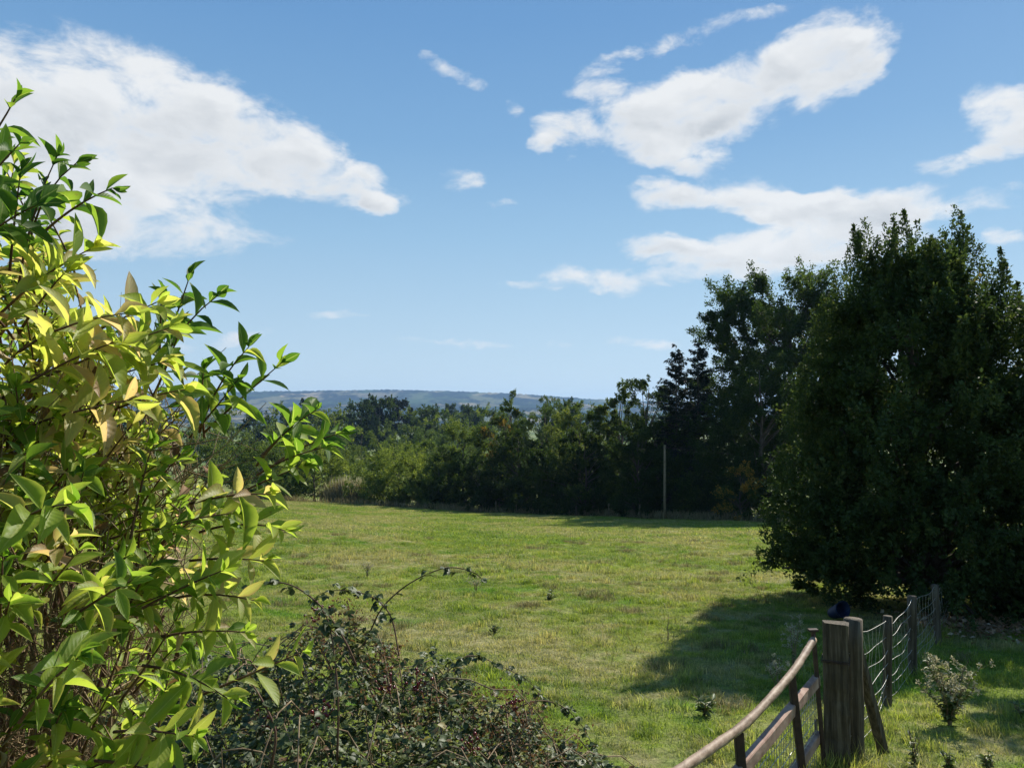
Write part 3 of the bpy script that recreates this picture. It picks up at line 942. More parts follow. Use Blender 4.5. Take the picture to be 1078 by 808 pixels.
for i in range(9):
    far_tree(rv.choice(['oak', 'darkoak']), -40 + i * 32 + rv.uniform(-8, 8), rv.uniform(110, 160), rv.uniform(440, 455), rv.uniform(.7, 1.0), 'tree in the hedge behind the yellow leaved shrub', 'trees hidden behind the yellow leaved shrub')


def build_woods():
    rng = np.random.default_rng(9)
    n = 900
    y = rng.uniform(430, 2300, n) ** 1.0
    x = rng.uniform(-.75, .75, n) * y
    cl = (wob(x, y, .006) + .35 * rng.normal(size=n)) > .05
    x, y = x[cl], y[cl]; n = len(x)
    h = rng.uniform(7, 13, n)
    k = 60
    i = np.repeat(np.arange(n), k)
    u = unit(rng.normal(size=(n * k, 3))) * rng.uniform(.5, 1, (n * k, 1))
    P = np.stack([x[i] + u[:, 0] * h[i] * .55, y[i] + u[:, 1] * h[i] * .55, ground(x, y)[i] + h[i] * (.5 + .5 * u[:, 2])], 1)
    L = rng.uniform(1.2, 2.6, n * k)
    V, Fc, A = leaves(P, rnd_dir(rng, n * k), unit(rng.normal(0, .6, (n * k, 3)) + np.array([0, 0, .6])), L, L * .8, rng.uniform(0, .8, n * k))
    o = mesh_np('woods', V, Fc, MAT['dark'], None, A)
    tag(o, 'hazy far off woods and hedges across the valley floor', 'woods', kind='stuff')


build_woods()

# dry reeds in the hedge gap
o = empty('dry_reeds', (xof(369, 87), 87, gz(xof(369, 87), 87)))
tag(o, 'pale tan clump of dry reeds between two hedge bushes', 'reeds')
V, Fc, A = blades_clump(np.random.default_rng(4), 2600, 1.15, .6, 1.2, 3.0, .07, .22)
mesh_np('blades', V, Fc, MAT['straw'], o, A)
V, Fc, A = blades_clump(np.random.default_rng(14), 160, 1.0, .5, 2.4, 3.0, .12, .25)
mesh_np('plumes', V + np.array([0, 0, .5]), Fc, MAT['seed'], o, A)

# slender pole in front of the hedge
px_, dd = 699, 59.0
xx = xof(px_, dd); zz = gz(xx, dd); top = EYE + (HORIZ - 468) / F * dd
o = empty('utility_pole', (xx, dd, zz)); tag(o, 'slender pale wooden pole standing before the dark hedge', 'pole')
m = MB(); m.tube([(0, 0, -.3), (.0, 0, 2), (.02, 0, 4), (.03, 0, top - zz)], [.10, .097, .09, .08], 10); m.build('shaft', MAT['pole'], o)
m = MB(); m.tube([(.03 + t * 22, -t * 4, top - zz - .15 - 2.2 * t * (1 - t) - .6 * t) for t in np.linspace(0, 1, 12)], .014, 4); m.build('cable', MAT['darkbar'], o)
m = MB(); m.tube([(.03, 0, top - zz - .22), (.03, -.16, top - zz - .22)], .03, 6); m.build('insulator', MAT['darkbar'], o)

# small posts along the hedge foot
def small_post():
    o = empty('hedge_post', (0, 0, 0))
    m = MB(); m.tube([(0, 0, -.2), (.01, 0, .5), (0, .02, 1.15)], [.06, .058, .055], 7); m.build('shaft', MAT['pole'], o)
    m = MB(); m.tube([(-.06, 0, .95), (.07, 0, .96)], .012, 5); m.build('staple', MAT['wire'], o)
    return o


sp = small_post()
for i, px in enumerate((522, 543, 564, 585, 606, 640, 672)):
    c = sp if i == 0 else copy_tree(sp)
    d = float(np.interp(px, HEDGE_PX, HEDGE_D)) - 2.6
    c.location = (xof(px, d), d, gz(xof(px, d), d)); c.rotation_euler = (R(rv.uniform(-4, 4)), R(rv.uniform(-4, 4)), 0)
    tag(c, 'tiny grey fence post at the shaded foot of the far hedge', 'fence post', 'small posts along the far hedge')

# ------------------------------------------------------------------ GATE, GATE POST, WIRE FENCE
def P3(px, py, d):
    return Vector(at(px, py, d))


# square weathered gate post
gp = at(880, 700, 6.3)
gx, gy = gp[0], gp[1]; gzb = gz(gx, gy)
ptop = at(880, 653, 6.3)[2]
o = empty('gate_post', (gx, gy, gzb), R(-24)); tag(o, 'thick square weathered timber post at the end of the gate', 'gate post')
m = MB()
hh = ptop - gzb
rp = random.Random(3)
m.bar((0, 0, -.25), (0.0, 0, hh), .192, .165, 14, .006, up=(0, 1, 0), rng=rp)
m.v = [(x_, y_, z_ + (rp.uniform(-.022, .012) if z_ > hh - .01 else 0)) for x_, y_, z_ in m.v]
m.build('shaft', MAT['post'], o, smooth=False)
m = MB()
ring = [(-.102, -.090, hh - .30), (.102, -.090, hh - .30), (.102, .090, hh - .30), (-.102, .090, hh - .30), (-.102, -.090, hh - .30)]
m.tube(ring, .0045, 5)
ring = [(x * 1.01, y * 1.01, z - .012) for x, y, z in ring]
m.tube(ring, .0035, 5); m.build('binding_wire', MAT['darkbar'], o)
m = MB()
m.bar((-.13, -.10, hh - .95), (-.13, -.10, hh - .80), .05, .02, 2, 0)
hg = m.build('hinge', MAT['darkbar'], o)
m = MB(); m.tube([(-.15, -.12, hh - .98), (-.15, -.12, hh - .76)], .012, 7); m.build('hinge_pin', MAT['darkbar'], hg)

# gate: bent round top rail, two timber rails, dark uprights, netting
go_ = empty('gate', (gx, gy, gzb)); tag(go_, 'wooden gate with a bent round top rail and wire netting', 'gate')
off = np.array([gx, gy, gzb])
ctl = [(856.5, 673, 6.12), (846, 690, 5.86), (836, 705, 5.6), (822, 722, 5.32), (800, 746, 4.93), (780, 765, 4.62), (752, 785, 4.27), (722, 806, 3.95), (660, 848, 3.42), (610, 884, 3.1)]
cp = [Vector(at(*c)) for c in ctl]
path = []
for i in range(len(cp) - 1):
    p0, p1, p2, p3 = cp[max(i - 1, 0)], cp[i], cp[i + 1], cp[min(i + 2, len(cp) - 1)]
    for s in np.linspace(0, 1, 5)[:-1]:
        path.append(.5 * ((2 * p1) + (p2 - p0) * s + (2 * p0 - 5 * p1 + 4 * p2 - p3) * s * s + (3 * p1 - p0 - 3 * p2 + p3) * s ** 3))
path.append(cp[-1])
rr_ = random.Random(8)
m = MB(); m.tube([np.array(p) - off for p in path], [.0275 + rr_.uniform(-.0020, .0020) for _ in path], 14); m.build('top_rail', MAT['rail'], go_)


def gate_xy(d):
    """Plan position of the gate's plane at forward distance d."""
    t = (d - 3.95) / (6.12 - 3.95)
    a, b = at(722, 806, 3.95), at(856.5, 673, 6.12)
    return a[0] + (b[0] - a[0]) * t, d


def gpt(d, h):
    x, y = gate_xy(d)
    return np.array([x, y, gz(gx, gy) + h]) - off


mh = at(866, 717, 6.15)[2] - gzb; ml = at(790, 808, 4.73)[2] - gzb
rl = random.Random(4)
m = MB()
for s in range(1):
    m.bar(gpt(3.1, ml + .02), gpt(6.18, mh), .055, .085, 16, .0022, rng=rl)
m.build('middle_rail', MAT['plank'], go_, smooth=False)
m = MB(); m.bar(gpt(3.1, .22), gpt(6.2, .30), .055, .085, 16, .0022, rng=rl); m.build('bottom_rail', MAT['plank'], go_, smooth=False)
for d, ht, tilt, w in ((5.58, at(836, 705, 5.6)[2] - gzb - .03, .05, .05), (4.62, at(780, 765, 4.62)[2] - gzb - .03, .02, .052), (3.6, .98, .0, .052)):
    m = MB()
    a, b = gpt(d, .02), gpt(d, ht)
    a = a + np.array([tilt * .9, -tilt * .4, 0])
    m.bar(a + np.array([.045, .0, 0]), b + np.array([.0, .0, 0]), w, .045, 5, .001, up=(0, 1, 0), rng=rl)
    m.build('upright', MAT['darkbar'], go_, smooth=False)
# end stile with its cap
m = MB()
a, b = gpt(6.16, .05) + np.array([.05, -.02, 0]), at(856, 664, 6.14) - off
m.bar(a, b, .03, .03, 5, .0005, up=(0, 1, 0)); es = m.build('end_stile', MAT['darkbar'], go_, smooth=False)
m = MB(); m.bar(b + np.array([-.035, 0, .008]), b + np.array([.035, 0, .010]), .05, .016, 2, 0); m.build('cap', MAT['darkbar'], es, smooth=False)
# netting on the gate
m = MB()
for i in range(62):
    d = 3.15 + i * .049
    p, q = gpt(d, .06), gpt(d, mh + .03)
    m.tube([p, (p + q) / 2 + np.array([rl.uniform(-.006, .006), 0, 0]), q], .0027, 4, cap=False)
for k in range(8):
    h = .08 + k * .085
    m.tube([gpt(3.1 + s * 3.05, h + rl.uniform(-.006, .006) + .006 * k * s) for s in np.linspace(0, 1, 26)], .0030, 4, cap=False)
m.build('netting', MAT['wire'], go_)

# wire fence running back under the evergreen
FP = []
for px, d, tp, rad in ((894, 6.45, 651, .070), (930, 8.2, 648, .046), (955.5, 9.5, 627, .052), (980, 11.4, 615, .048), (997, 13.6, 602, .058), (1010, 16.0, 590, .058)):
    x = xof(px, d); FP.append((x, d, gz(x, d), at(px, tp, d)[2], rad))
wf = empty('wire_fence', (FP[0][0], FP[0][1], FP[0][2])); tag(wf, 'wire stock fence on round wooden posts running into the tree shade', 'fence')
off2 = np.array(FP[0][:3])
rf = random.Random(9)
for i, (x, y, z, t, r) in enumerate(FP):
    m = MB()
    tl = [(0, 0), (.03, 0), (.01, 0), (-.02, 0.02), (.03, 0), (0, 0)][i]
    n = 7
    m.tube([np.array([x + tl[0] * (s - 1), y + tl[1] * (s - 1), z - .2 + (t - z + .2) * s]) - off2 for s in np.linspace(0, 1, n)], [r * rf.uniform(.95, 1.05) for _ in range(n)], 12)
    m.build('post', MAT['post'], wf)
m = MB()                                        # leaning strut against the first post
m.bar(at(903, 684, 6.5) - off2, np.array([xof(924, 6.75), 6.75, gz(xof(924, 6.75), 6.75) - .05]) - off2, .08, .07, 8, .003, rng=rf)
m.build('strut', MAT['post'], wf, smooth=False)
m = MB()
for i in range(len(FP) - 1):
    a, b = FP[i], FP[i + 1]
    nh = 7
    ln = math.hypot(b[0] - a[0], b[1] - a[1])
    wires = []
    for k in range(nh):
        fa = [.10, .22, .34, .47, .61, .77, .95][k]
        sag = rf.uniform(.03, .11) * (.5 if k < 6 else 1.2) * (1.3 if i == 0 else 1)
        ph = rf.uniform(0, 6.28)
        pts = []
        for s in np.linspace(0, 1, 15):
            za, zb = a[2] + (a[3] - a[2]) * fa, b[2] + (b[3] - b[2]) * (fa + .02)
            zz = za + (zb - za) * s - sag * 4 * s * (1 - s) + .012 * math.sin(9 * s + ph)
            lat = .015 * math.sin(7 * s + ph * 2)
            pts.append(np.array([a[0] + (b[0] - a[0]) * s + lat - .05, a[1] + (b[1] - a[1]) * s - .06, zz]) - off2)
        wires.append(pts)
        m.tube(pts, .0036 if k in (6,) else .0027, 5, cap=False)
    nv = int(ln / .22)
    for v in range(1, nv):
        s = v / nv * 14
        j = int(s); f = s - j
        pts = [w[j] * (1 - f) + w[min(j + 1, 14)] * f + np.array([rf.uniform(-.01, .01), 0, 0]) for w in wires]
        m.tube(pts, .0018, 4, cap=False)
m.build('netting', MAT['wire'], wf)

# blue tub lying in the shade
bx, by = xof(878, 13.3), 13.3
o = empty('tub', (bx, by, gz(bx, by) + .16)); tag(o, 'small dark blue plastic tub in the shade behind the gate post', 'tub')
m = MB()
prof = [(.0, -.15), (.15, -.15), (.165, -.10), (.19, .05), (.205, .14), (.222, .15), (.222, .165), (.195, .16), (.175, .0), (.15, -.12), (.0, -.125)]
ns = 20
V, Fc = [], []
for r_, z_ in prof:
    for s in range(ns):
        a = 2 * math.pi * s / ns
        V.append((r_ * math.cos(a), r_ * .92 * math.sin(a), z_ + .012 * math.sin(2 * a)))
for i in range(len(prof) - 1):
    for s in range(ns):
        Fc.append((i * ns + s, i * ns + (s + 1) % ns, (i + 1) * ns + (s + 1) % ns, (i + 1) * ns + s))
m.add(V, Fc); body = m.build('body', MAT['blue'], o)
m = MB(); m.tube([(.215 * math.cos(a), -.03 - .0 * a, .15 + .17 * math.sin(a)) for a in np.linspace(0, math.pi, 12)], .006, 6); m.build('handle', MAT['blue'], o)
o.rotation_euler = (R(62), R(-20), R(35)); o.scale = (.78, .66, .82)

# ------------------------------------------------------------------ leaf litter on the right
rng = np.random.default_rng(77)
n = 900
c = np.array([xof(1022, 12.4), 12.4])
P = np.stack([c[0] + rng.normal(0, .48, n), c[1] + rng.normal(0, .5, n), np.zeros(n)], 1)
P[:, 2] = ground(P[:, 0], P[:, 1]) + .06 + rng.uniform(0, .06, n)
V, Fc, A = leaves(P, unit(rng.normal(size=(n, 3)) * np.array([1, 1, .3])), unit(rng.normal(0, .4, (n, 3)) + np.array([0, 0, 1])), rng.uniform(.05, .14, n), rng.uniform(.03, .07, n), rng.uniform(.2, 1, n))
tag(mesh_np('fallen_leaves', V, Fc, MAT['deadleaf'], None, A), 'patch of dry fallen leaves and chips beneath the evergreen', 'fallen leaves', kind='stuff')


# ------------------------------------------------------------------ weeds
def weed(name, label, px, py, h, seed, n_st=9, spread=.3, heads=True, leaf=.06, nl=12, mat='weed', cat='weed', group=None, d=None):
    rng = np.random.default_rng(seed)
    if d is None:
        dep = (py - HORIZ) / F
        d = 6.0
        for _ in range(60):
            d = float(np.clip((EYE - gz(xof(px, d), d)) / dep, 3, 90))
    x = xof(px, d)
    o = empty(name, (x, d, gz(x, d))); tag(o, label, cat, group)
    m = MB(); LP, LD, HP = [], [], []
    for s in range(n_st):
        a = rng.uniform(0, 6.28); lean = rng.uniform(.1, 1) * spread
        hs = h * rng.uniform(.55, 1)
        pts = [np.array([math.cos(a) * lean * t ** 1.4 + rng.normal(0, .008), math.sin(a) * lean * t ** 1.4 + rng.normal(0, .008), hs * t]) for t in np.linspace(0, 1, 7)]
        m.tube(pts, [.005 * (1 - .7 * t) + .0012 for t in np.linspace(0, 1, 7)], 5, cap=False)
        for q in range(nl):
            t = rng.uniform(.05, .92); k = min(5, int(t * 6)); p = pts[k] + (pts[k + 1] - pts[k]) * (t * 6 - k)
            b = rng.uniform(0, 6.28); LP.append(p); LD.append([math.cos(b), math.sin(b), rng.uniform(-.1, .9)])
        if heads:
            for q in range(7):
                t = rng.uniform(.55, 1.0); k = min(5, int(t * 6)); p = pts[k] + (pts[k + 1] - pts[k]) * (t * 6 - k)
                e = p + np.array([rng.normal(0, .05), rng.normal(0, .05), rng.uniform(.0, .08)])
                m.tube([p, e], .0012, 4, cap=False); HP.append(e)
    m.build('stems', MAT['twig'], o)
    LP, LD = np.array(LP), np.array(LD); k = len(LP)
    L = leaf * rng.uniform(.5, 1.3, k)
    V, Fc, A = leaves(LP, LD, unit(rng.normal(0, .4, (k, 3)) + np.array([0, 0, 1])), L, L * .34, rng.uniform(0, 1, k), (T_MID, F_MID, None))
    mesh_np('leaves', V, Fc, MAT[mat], o, A)
    if heads:
        k = 18
        for h_ in HP:
            L = rng.uniform(.012, .03, k)
            V, Fc, A = leaves(rng.normal(0, .011, (k, 3)), rnd_dir(rng, k), rnd_dir(rng, k), L, L * .45, rng.uniform(0, 1, k))
            ho = mesh_np('seed_head', V, Fc, MAT['seed'], o, A); ho.location = h_
    return o


weed('ragwort_plant', 'tall bushy weed with pale fluffy seed heads beside the fence', 992, 757, .66, 1, 14, .34, True, .07, 34)
weed('ragwort_plant', 'pale flowered weed in the tree shade left of the gate post', 832, 700, .62, 2, 6, .2, True, .05, 6)
weed('ragwort_plant', 'small pale headed weed in shade just above the bent rail', 815, 725, .42, 3, 4, .12, True, .05, 6)
weed('dock_plant', 'leafy green weed on the shade edge left of the bent rail', 738, 748, .20, 4, 9, .16, False, .09, 8)
weed('dock_plant', 'spindly dark weed nearest the fence strut on the sunlit grass', 955, 800, .34, 5, 5, .06, False, .05, 14)
weed('dock_plant', 'dark upright weed between two others in the sunlit corner', 990, 806, .22, 6, 6, .06, False, .05, 14)
weed('dock_plant', 'dark tufted weed at the right of the sunlit corner', 1030, 802, .16, 7, 7, .09, False, .05, 12)
weed('dock_plant', 'leafy weed at the shade edge by the frame side', 1068, 752, .22, 8, 7, .12, False, .06, 10)
weed('dock_plant', 'dark dead dock stalk in the field above the bramble', 502, 622, .34, 9, 4, .10, True, .05, 6)
weed('dock_plant', 'small dark weed by the bright green grass patch in the field', 520, 664, .16, 10, 7, .12, False, .06, 9)
weed('dock_plant', 'thin tall stalk near the tree shadow tip in the field', 701, 672, .5, 11, 2, .05, False, .04, 6)
weed('dock_plant', 'long leaning dead stalk in the far field left of the evergreen', 786, 574, 1.7, 12, 2, .45, False, .08, 5)
weed('dock_plant', 'low dark tuft in the middle of the field', 578, 630, .22, 13, 7, .15, False, .08, 9)
weed('dock_plant', 'brown stalk tuft in the field right of the yellow shrub', 388, 606, .4, 14, 6, .14, True, .06, 6)

# ------------------------------------------------------------------ YELLOW-GREEN SHRUB on the left
class Shoots:
    def __init__(self, seed):
        self.rng = np.random.default_rng(seed)
        self.P, self.D, self.N, self.L, self.W, self.T, self.C = [], [], [], [], [], [], []
        self.mb = MB()

    def shoot(self, base, tip, pairs=5, leaf=.075, tint=.4, rad=.0035, arc=.06, start=.2, tspread=.14):
        rng = self.rng
        base, tip = np.asarray(base, float), np.asarray(tip, float)
        ln = np.linalg.norm(tip - base)
        mid = (base + tip) / 2 + np.array([rng.normal(0, .04), rng.normal(0, .04), arc + rng.normal(0, .03)]) * ln
        q = lambda s: base * (1 - s) ** 2 + 2 * mid * s * (1 - s) + tip * s * s
        self.mb.tube([q(s) for s in np.linspace(0, 1, 6)], [rad * (1 - .65 * s) for s in np.linspace(0, 1, 6)], 5, cap=False)
        roll = rng.uniform(0, 3.14)
        for i in range(pairs):
            s = start + (1 - start) * (i + .5) / pairs
            s = min(s, 1)
            p = q(s); t = unit(q(min(s + .05, 1.0)) - q(s - .05))
            ref = np.array([0, 0, 1.0]) if abs(t[2]) < .85 else np.array([1.0, 0, 0])
            u = unit(np.cross(t, ref)); w = np.cross(u, t)
            a = roll + i * 1.5708 + rng.normal(0, .25)
            for sg in (1, -1):
                sd = (u * math.cos(a) + w * math.sin(a)) * sg
                op = rng.uniform(.75, 1.2) * (1 - .35 * (i == pairs - 1))
                d = unit(t * math.cos(op) + sd * math.sin(op) + np.array([0, 0, -.12]) + rng.normal(0, .12, 3))
                n = unit(t * .75 + np.array([0, 0, .65]) - sd * .15 + rng.normal(0, .22, 3))
                k = (.62 + .55 * math.sin(math.pi * min(1, (i + 1) / (pairs + .6)))) * rng.uniform(.75, 1.2)
                self.add(p, d, n, leaf * k * rng.uniform(.8, 1.15), tint + rng.normal(0, tspread))
        t = unit(tip - mid)
        for _ in range(3):
            self.add(tip, unit(t + rng.normal(0, .35, 3)), unit(rng.normal(0, 1, 3) + np.array([0, 0, .5])), leaf * rng.uniform(.4, .75), tint - .08 + rng.normal(0, .1))

    def add(self, p, d, n, L, tint):
        rng = self.rng
        self.P.append(p); self.D.append(d); self.N.append(n); self.L.append(L)
        self.W.append(L * rng.uniform(.27, .40)); self.T.append(tint); self.C.append(rng.uniform(.4, 1.9))


sh = Shoots(5)
rs = np.random.default_rng(6)
AX = np.array([-1.45, 2.1])                       # the shrub's axis
root = empty('shrub', (AX[0], AX[1], gz(*AX)))
tag(root, 'big shrub with long yellow green leaves filling the left side', 'shrub')
offs = np.array([AX[0], AX[1], gz(*AX)])

# outline shoots: (base px, base py, tip px, tip py, distance, leaf pairs, leaf length, tint)
for bx_, by_, tx, ty, d, n_, lf, ti in (
    (20, 300, 60, 165, 1.60, 5, .075, .10), (45, 245, 118, 198, 1.62, 5, .070, .12), (30, 262, 80, 172, 1.66, 5, .07, .12), (10, 290, 22, 180, 1.55, 5, .08, .10),
    (-40, 190, 16, 104, 1.45, 3, .075, .2), (-40, 220, 20, 152, 1.45, 3, .075, .2), (-30, 260, 40, 215, 1.5, 5, .08, .12), (0, 330, 95, 262, 1.55, 6, .085, .62), (20, 350, 70, 285, 1.5, 6, .09, .6),
    (165, 392, 200, 290, 1.8, 5, .075, .14), (160, 400, 228, 312, 1.8, 4, .075, .14), (168, 385, 170, 312, 1.84, 4, .07, .16), (160, 420, 190, 345, 1.8, 4, .08, .2),
    (210, 455, 262, 365, 1.85, 5, .075, .2), (215, 455, 296, 382, 1.85, 5, .075, .22), (200, 460, 250, 400, 1.85, 5, .08, .3), (205, 445, 190, 388, 1.88, 4, .07, .25), (215, 460, 214, 392, 1.88, 3, .075, .2),
    (270, 490, 332, 432, 2.0, 5, .075, .22), (280, 495, 360, 455, 2.0, 5, .075, .25), (275, 480, 318, 440, 2.0, 4, .08, .3), (270, 500, 345, 470, 1.95, 5, .075, .35), (250, 520, 320, 490, 1.9, 5, .085, .45),
    (210, 560, 300, 558, 1.75, 5, .08, .55), (200, 530, 285, 520, 1.75, 5, .085, .55), (200, 590, 278, 590, 1.7, 6, .075, .6), (180, 630, 268, 632, 1.65, 6, .075, .6),
    (215, 730, 318, 686, 1.6, 4, .07, .5), (170, 670, 258, 665, 1.6, 6, .075, .55), (150, 700, 240, 735, 1.5, 6, .075, .5), (120, 770, 205, 775, 1.4, 6, .075, .45), (100, 800, 190, 822, 1.35, 6, .075, .45),
    (150, 640, 235, 600, 1.6, 6, .075, .5), (160, 560, 250, 540, 1.75, 6, .075, .48), (60, 660, 140, 610, 1.3, 5, .07, .42), (20, 760, 85, 690, 1.2, 5, .07, .4), (10, 560, 75, 530, 1.2, 5, .08, .45),
    (60, 370, 165, 318, 1.65, 6, .095, .64), (40, 400, 178, 345, 1.6, 7, .095, .64), (60, 420, 175, 380, 1.62, 7, .095, .64), (20, 370, 130, 330, 1.5, 6, .095, .64), (100, 440, 195, 410, 1.65, 6, .09, .66),
    (0, 420, 120, 360, 1.45, 7, .095, .64), (0, 460, 140, 420, 1.45, 7, .095, .7)):
    z = 0.0
    b = at(bx_, by_, d + .12 + rs.normal(0, .04)); t = at(tx, ty, d + rs.normal(0, .05))
    sh.shoot(b - offs, t - offs, n_, lf, ti)

# the mass of the shrub: shoots over its bulging face, growing out from the axis
poly_y = np.array([90, 160, 200, 260, 320, 380, 440, 500, 560, 620, 700, 760, 900.0])
poly_x = np.array([0, 30, 52, 74, 112, 152, 202, 246, 236, 232, 210, 172, 125.0])
cnt = 0
while cnt < 500:
    py = rs.uniform(150, 900); xm = np.interp(py, poly_y, poly_x)
    px = rs.uniform(-260, xm)
    u = (px + 260) / (xm + 260)
    df = 1.12 + .75 * u ** 2.2 - .10 * (py > 560) + .25 * np.clip((400 - py) / 300, 0, 1)
    back = rs.uniform(0, 1) ** 1.8 * .55
    if px > -20 and 540 < py < 800 and px < 165 and rs.uniform() < .62 + .25 * (back > .15): continue
    d = df + back
    tip = at(px, py, d)
    if tip[2] < gz(tip[0], tip[1]) + .1: continue
    axp = np.array([AX[0], AX[1], max(tip[2] - rs.uniform(.3, .8), gz(*AX) + .2)])
    g = unit(tip - axp + np.array([0, 0, .12]) + rs.normal(0, .2, 3))
    L = rs.uniform(.16, .34)
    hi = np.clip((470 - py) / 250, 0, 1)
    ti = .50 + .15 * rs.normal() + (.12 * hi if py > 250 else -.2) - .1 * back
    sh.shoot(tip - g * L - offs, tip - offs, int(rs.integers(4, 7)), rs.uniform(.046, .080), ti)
    cnt += 1
# far side of the shrub
for k in range(60):
    a = rs.uniform(-.4, math.pi + .4); h = rs.uniform(.5, 2.5)
    rr2 = .95 * math.sin(math.pi * np.clip(h / 3.0 + .12, 0, 1)) ** .6 * rs.uniform(.75, 1.05)
    c2 = np.array([rr2 * math.cos(a) * .8 - .15, rr2 * math.sin(a) * .75, h])
    tip = c2; g = unit(np.array([math.cos(a), math.sin(a), .5]) + rs.normal(0, .25, 3))
    sh.shoot(tip - g * .28, tip, 5, .08, .45 + .12 * rs.normal())

P, D, Nn = np.array(sh.P), np.array(sh.D), np.array(sh.N)
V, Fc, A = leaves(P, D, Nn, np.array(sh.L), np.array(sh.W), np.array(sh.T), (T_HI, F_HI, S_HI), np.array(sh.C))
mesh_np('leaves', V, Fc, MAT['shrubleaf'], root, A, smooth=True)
sh.mb.build('twigs', MAT['stem'], root)
# main stems and the brown tangle of dead twigs inside
m = MB()
for k in range(46):
    a = rs.uniform(0, 6.28); r0_ = rs.uniform(.02, .3); r1 = rs.uniform(.15, .55)
    H_ = rs.uniform(1.2, 2.1)
    pts = []
    for t in np.linspace(0, 1, 8):
        rr2 = r0_ + (r1 - r0_) * t ** 1.3
        pts.append(np.array([rr2 * math.cos(a) + rs.normal(0, .02), rr2 * math.sin(a) + rs.normal(0, .02), -.1 + (H_ + .1) * t]))
    m.tube(pts, [.016 * (1 - .8 * t) + .002 for t in np.linspace(0, 1, 8)], 6, cap=False)
m.build('main_stems', MAT['stem'], root)
m = MB()
for k in range(2300):
    py = rs.uniform(440, 900); px = rs.uniform(-260, np.interp(py, poly_y, poly_x) - 30)
    u = (px + 260) / (np.interp(py, poly_y, poly_x) + 260)
    d = 1.12 + .75 * u ** 2.2 + .16 + rs.uniform(0, .55)
    p = at(px, py, d) - offs
    g = unit(np.array([rs.normal(0, .5), rs.normal(0, .4), rs.normal(.5, .6)]))
    L = rs.uniform(.10, .34)
    e = p + g * L; md = (p + e) / 2 + rs.normal(0, .018, 3)
    if min(p[2], e[2]) < 0: continue
    r_ = rs.uniform(.0009, .0024)
    m.tube([p, md, e], [r_, r_ * .8, r_ * .4], 4, cap=False)
m.build('dead_twigs', MAT['twig'], root)
# shrivelled leaves hanging among the twigs
n = 260
PP = []
while len(PP) < n:
    py = rs.uniform(300, 860); xm = np.interp(py, poly_y, poly_x); px = rs.uniform(-200, xm)
    u = (px + 260) / (xm + 260)
    PP.append(at(px, py, 1.15 + .75 * u ** 2.2 + rs.uniform(.02, .5)) - offs)
PP = np.array(PP)
L = rs.uniform(.02, .055, n)
V, Fc, A = leaves(PP, unit(rs.normal(0, .5, (n, 3)) + np.array([0, 0, -.7])), rnd_dir(rs, n), L, L * rs.uniform(.25, .5, n), rs.uniform(0, 1, n), (T_HI, F_HI, S_HI), rs.uniform(.5, 3, n))
mesh_np('withered_leaves', V, Fc, MAT['deadleaf'], root, A, smooth=True)

# ------------------------------------------------------------------ BRAMBLE THICKET
rb = np.random.default_rng(15)
MOUNDS = [(-.95, 4.3, .66, .75, 1.38), (-.45, 4.4, .5, .65, 1.12), (-.05, 4.4, .5, .6, .86), (.28, 4.45, .45, .5, .64), (.60, 4.6, .40, .42, .44), (.3, 4.2, .4, .4, .62), (-1.5, 4.4, .8, .8, 1.15), (-.4, 3.7, .6, .5, .85), (.1, 3.9, .5, .5, .62), (-1.0, 3.6, .7, .6, .95), (-2.2, 4.2, .8, .8, 1.0)]


def mound(x, y):
    h = 0
    for cx, cy, sx, sy, hh_ in MOUNDS:
        h = np.maximum(h, hh_ * np.exp(-(((x - cx) / sx) ** 2 + ((y - cy) / sy) ** 2) * .8))
    return h


bo = np.array([-.9, 4.2, gz(-.9, 4.2)])
br = empty('bramble', tuple(bo)); tag(br, 'dense bramble thicket with arching canes and dark berries', 'bramble')
LP, LD, LN, LL, LT = [], [], [], [], []


def trifoliate(p, d, n, s, tint):
    """Three leaflets at the end of a stalk."""
    d = unit(np.asarray(d)); sd = unit(np.cross(n, d))
    for ang, k in ((0, 1.15), (.95, .9), (-.95, .9)):
        LP.append(p + d * s * .12); LD.append(unit(d * math.cos(ang) + sd * math.sin(ang) + rb.normal(0, .1, 3)))
        LN.append(unit(np.asarray(n) + rb.normal(0, .18, 3))); LL.append(s * k * rb.uniform(.85, 1.15)); LT.append(tint + rb.normal(0, .08))


cn = 0
while cn < 11000:
    x, y = rb.uniform(-2.6, 1.2), rb.uniform(2.6, 5.7)
    h = float(mound(x, y))
    if h < .10 or rb.uniform() > .35 + h: continue
    z = gz(x, y) + h * (1 - abs(rb.normal(0, .16))) + rb.normal(0, .05)
    p = np.array([x, y, max(z, gz(x, y) + .03)]) - bo
    a = rb.uniform(0, 6.28)
    d = np.array([math.cos(a), math.sin(a), rb.normal(.0, .4)])
    n = unit(np.array([rb.normal(0, .42), rb.normal(0, .42), 1.0]))
    tint = rb.uniform(.05, .75) if rb.uniform() > .07 else rb.uniform(.85, 1)
    trifoliate(p, d, n, rb.uniform(.020, .044), tint)
    cn += 1
# canes through and over the mound
mc = MB()
for k in range(150):
    x, y = rb.uniform(-2.8, .6), rb.uniform(3.0, 5.3)
    h = float(mound(x, y))
    if h < .2: continue
    a = rb.uniform(0, 6.28); ln = rb.uniform(.5, 1.3)
    pts = []
    for t in np.linspace(0, 1, 9):
        xx, yy = x + math.cos(a) * ln * t, y + math.sin(a) * ln * t
        pts.append(np.array([xx, yy, gz(xx, yy) + float(mound(xx, yy)) * .75 + .30 * h * math.sin(math.pi * t) + rb.normal(0, .012)]) - bo)
    mc.tube(pts, [.005 * (1 - .6 * t) for t in np.linspace(0, 1, 9)], 5, cap=False)
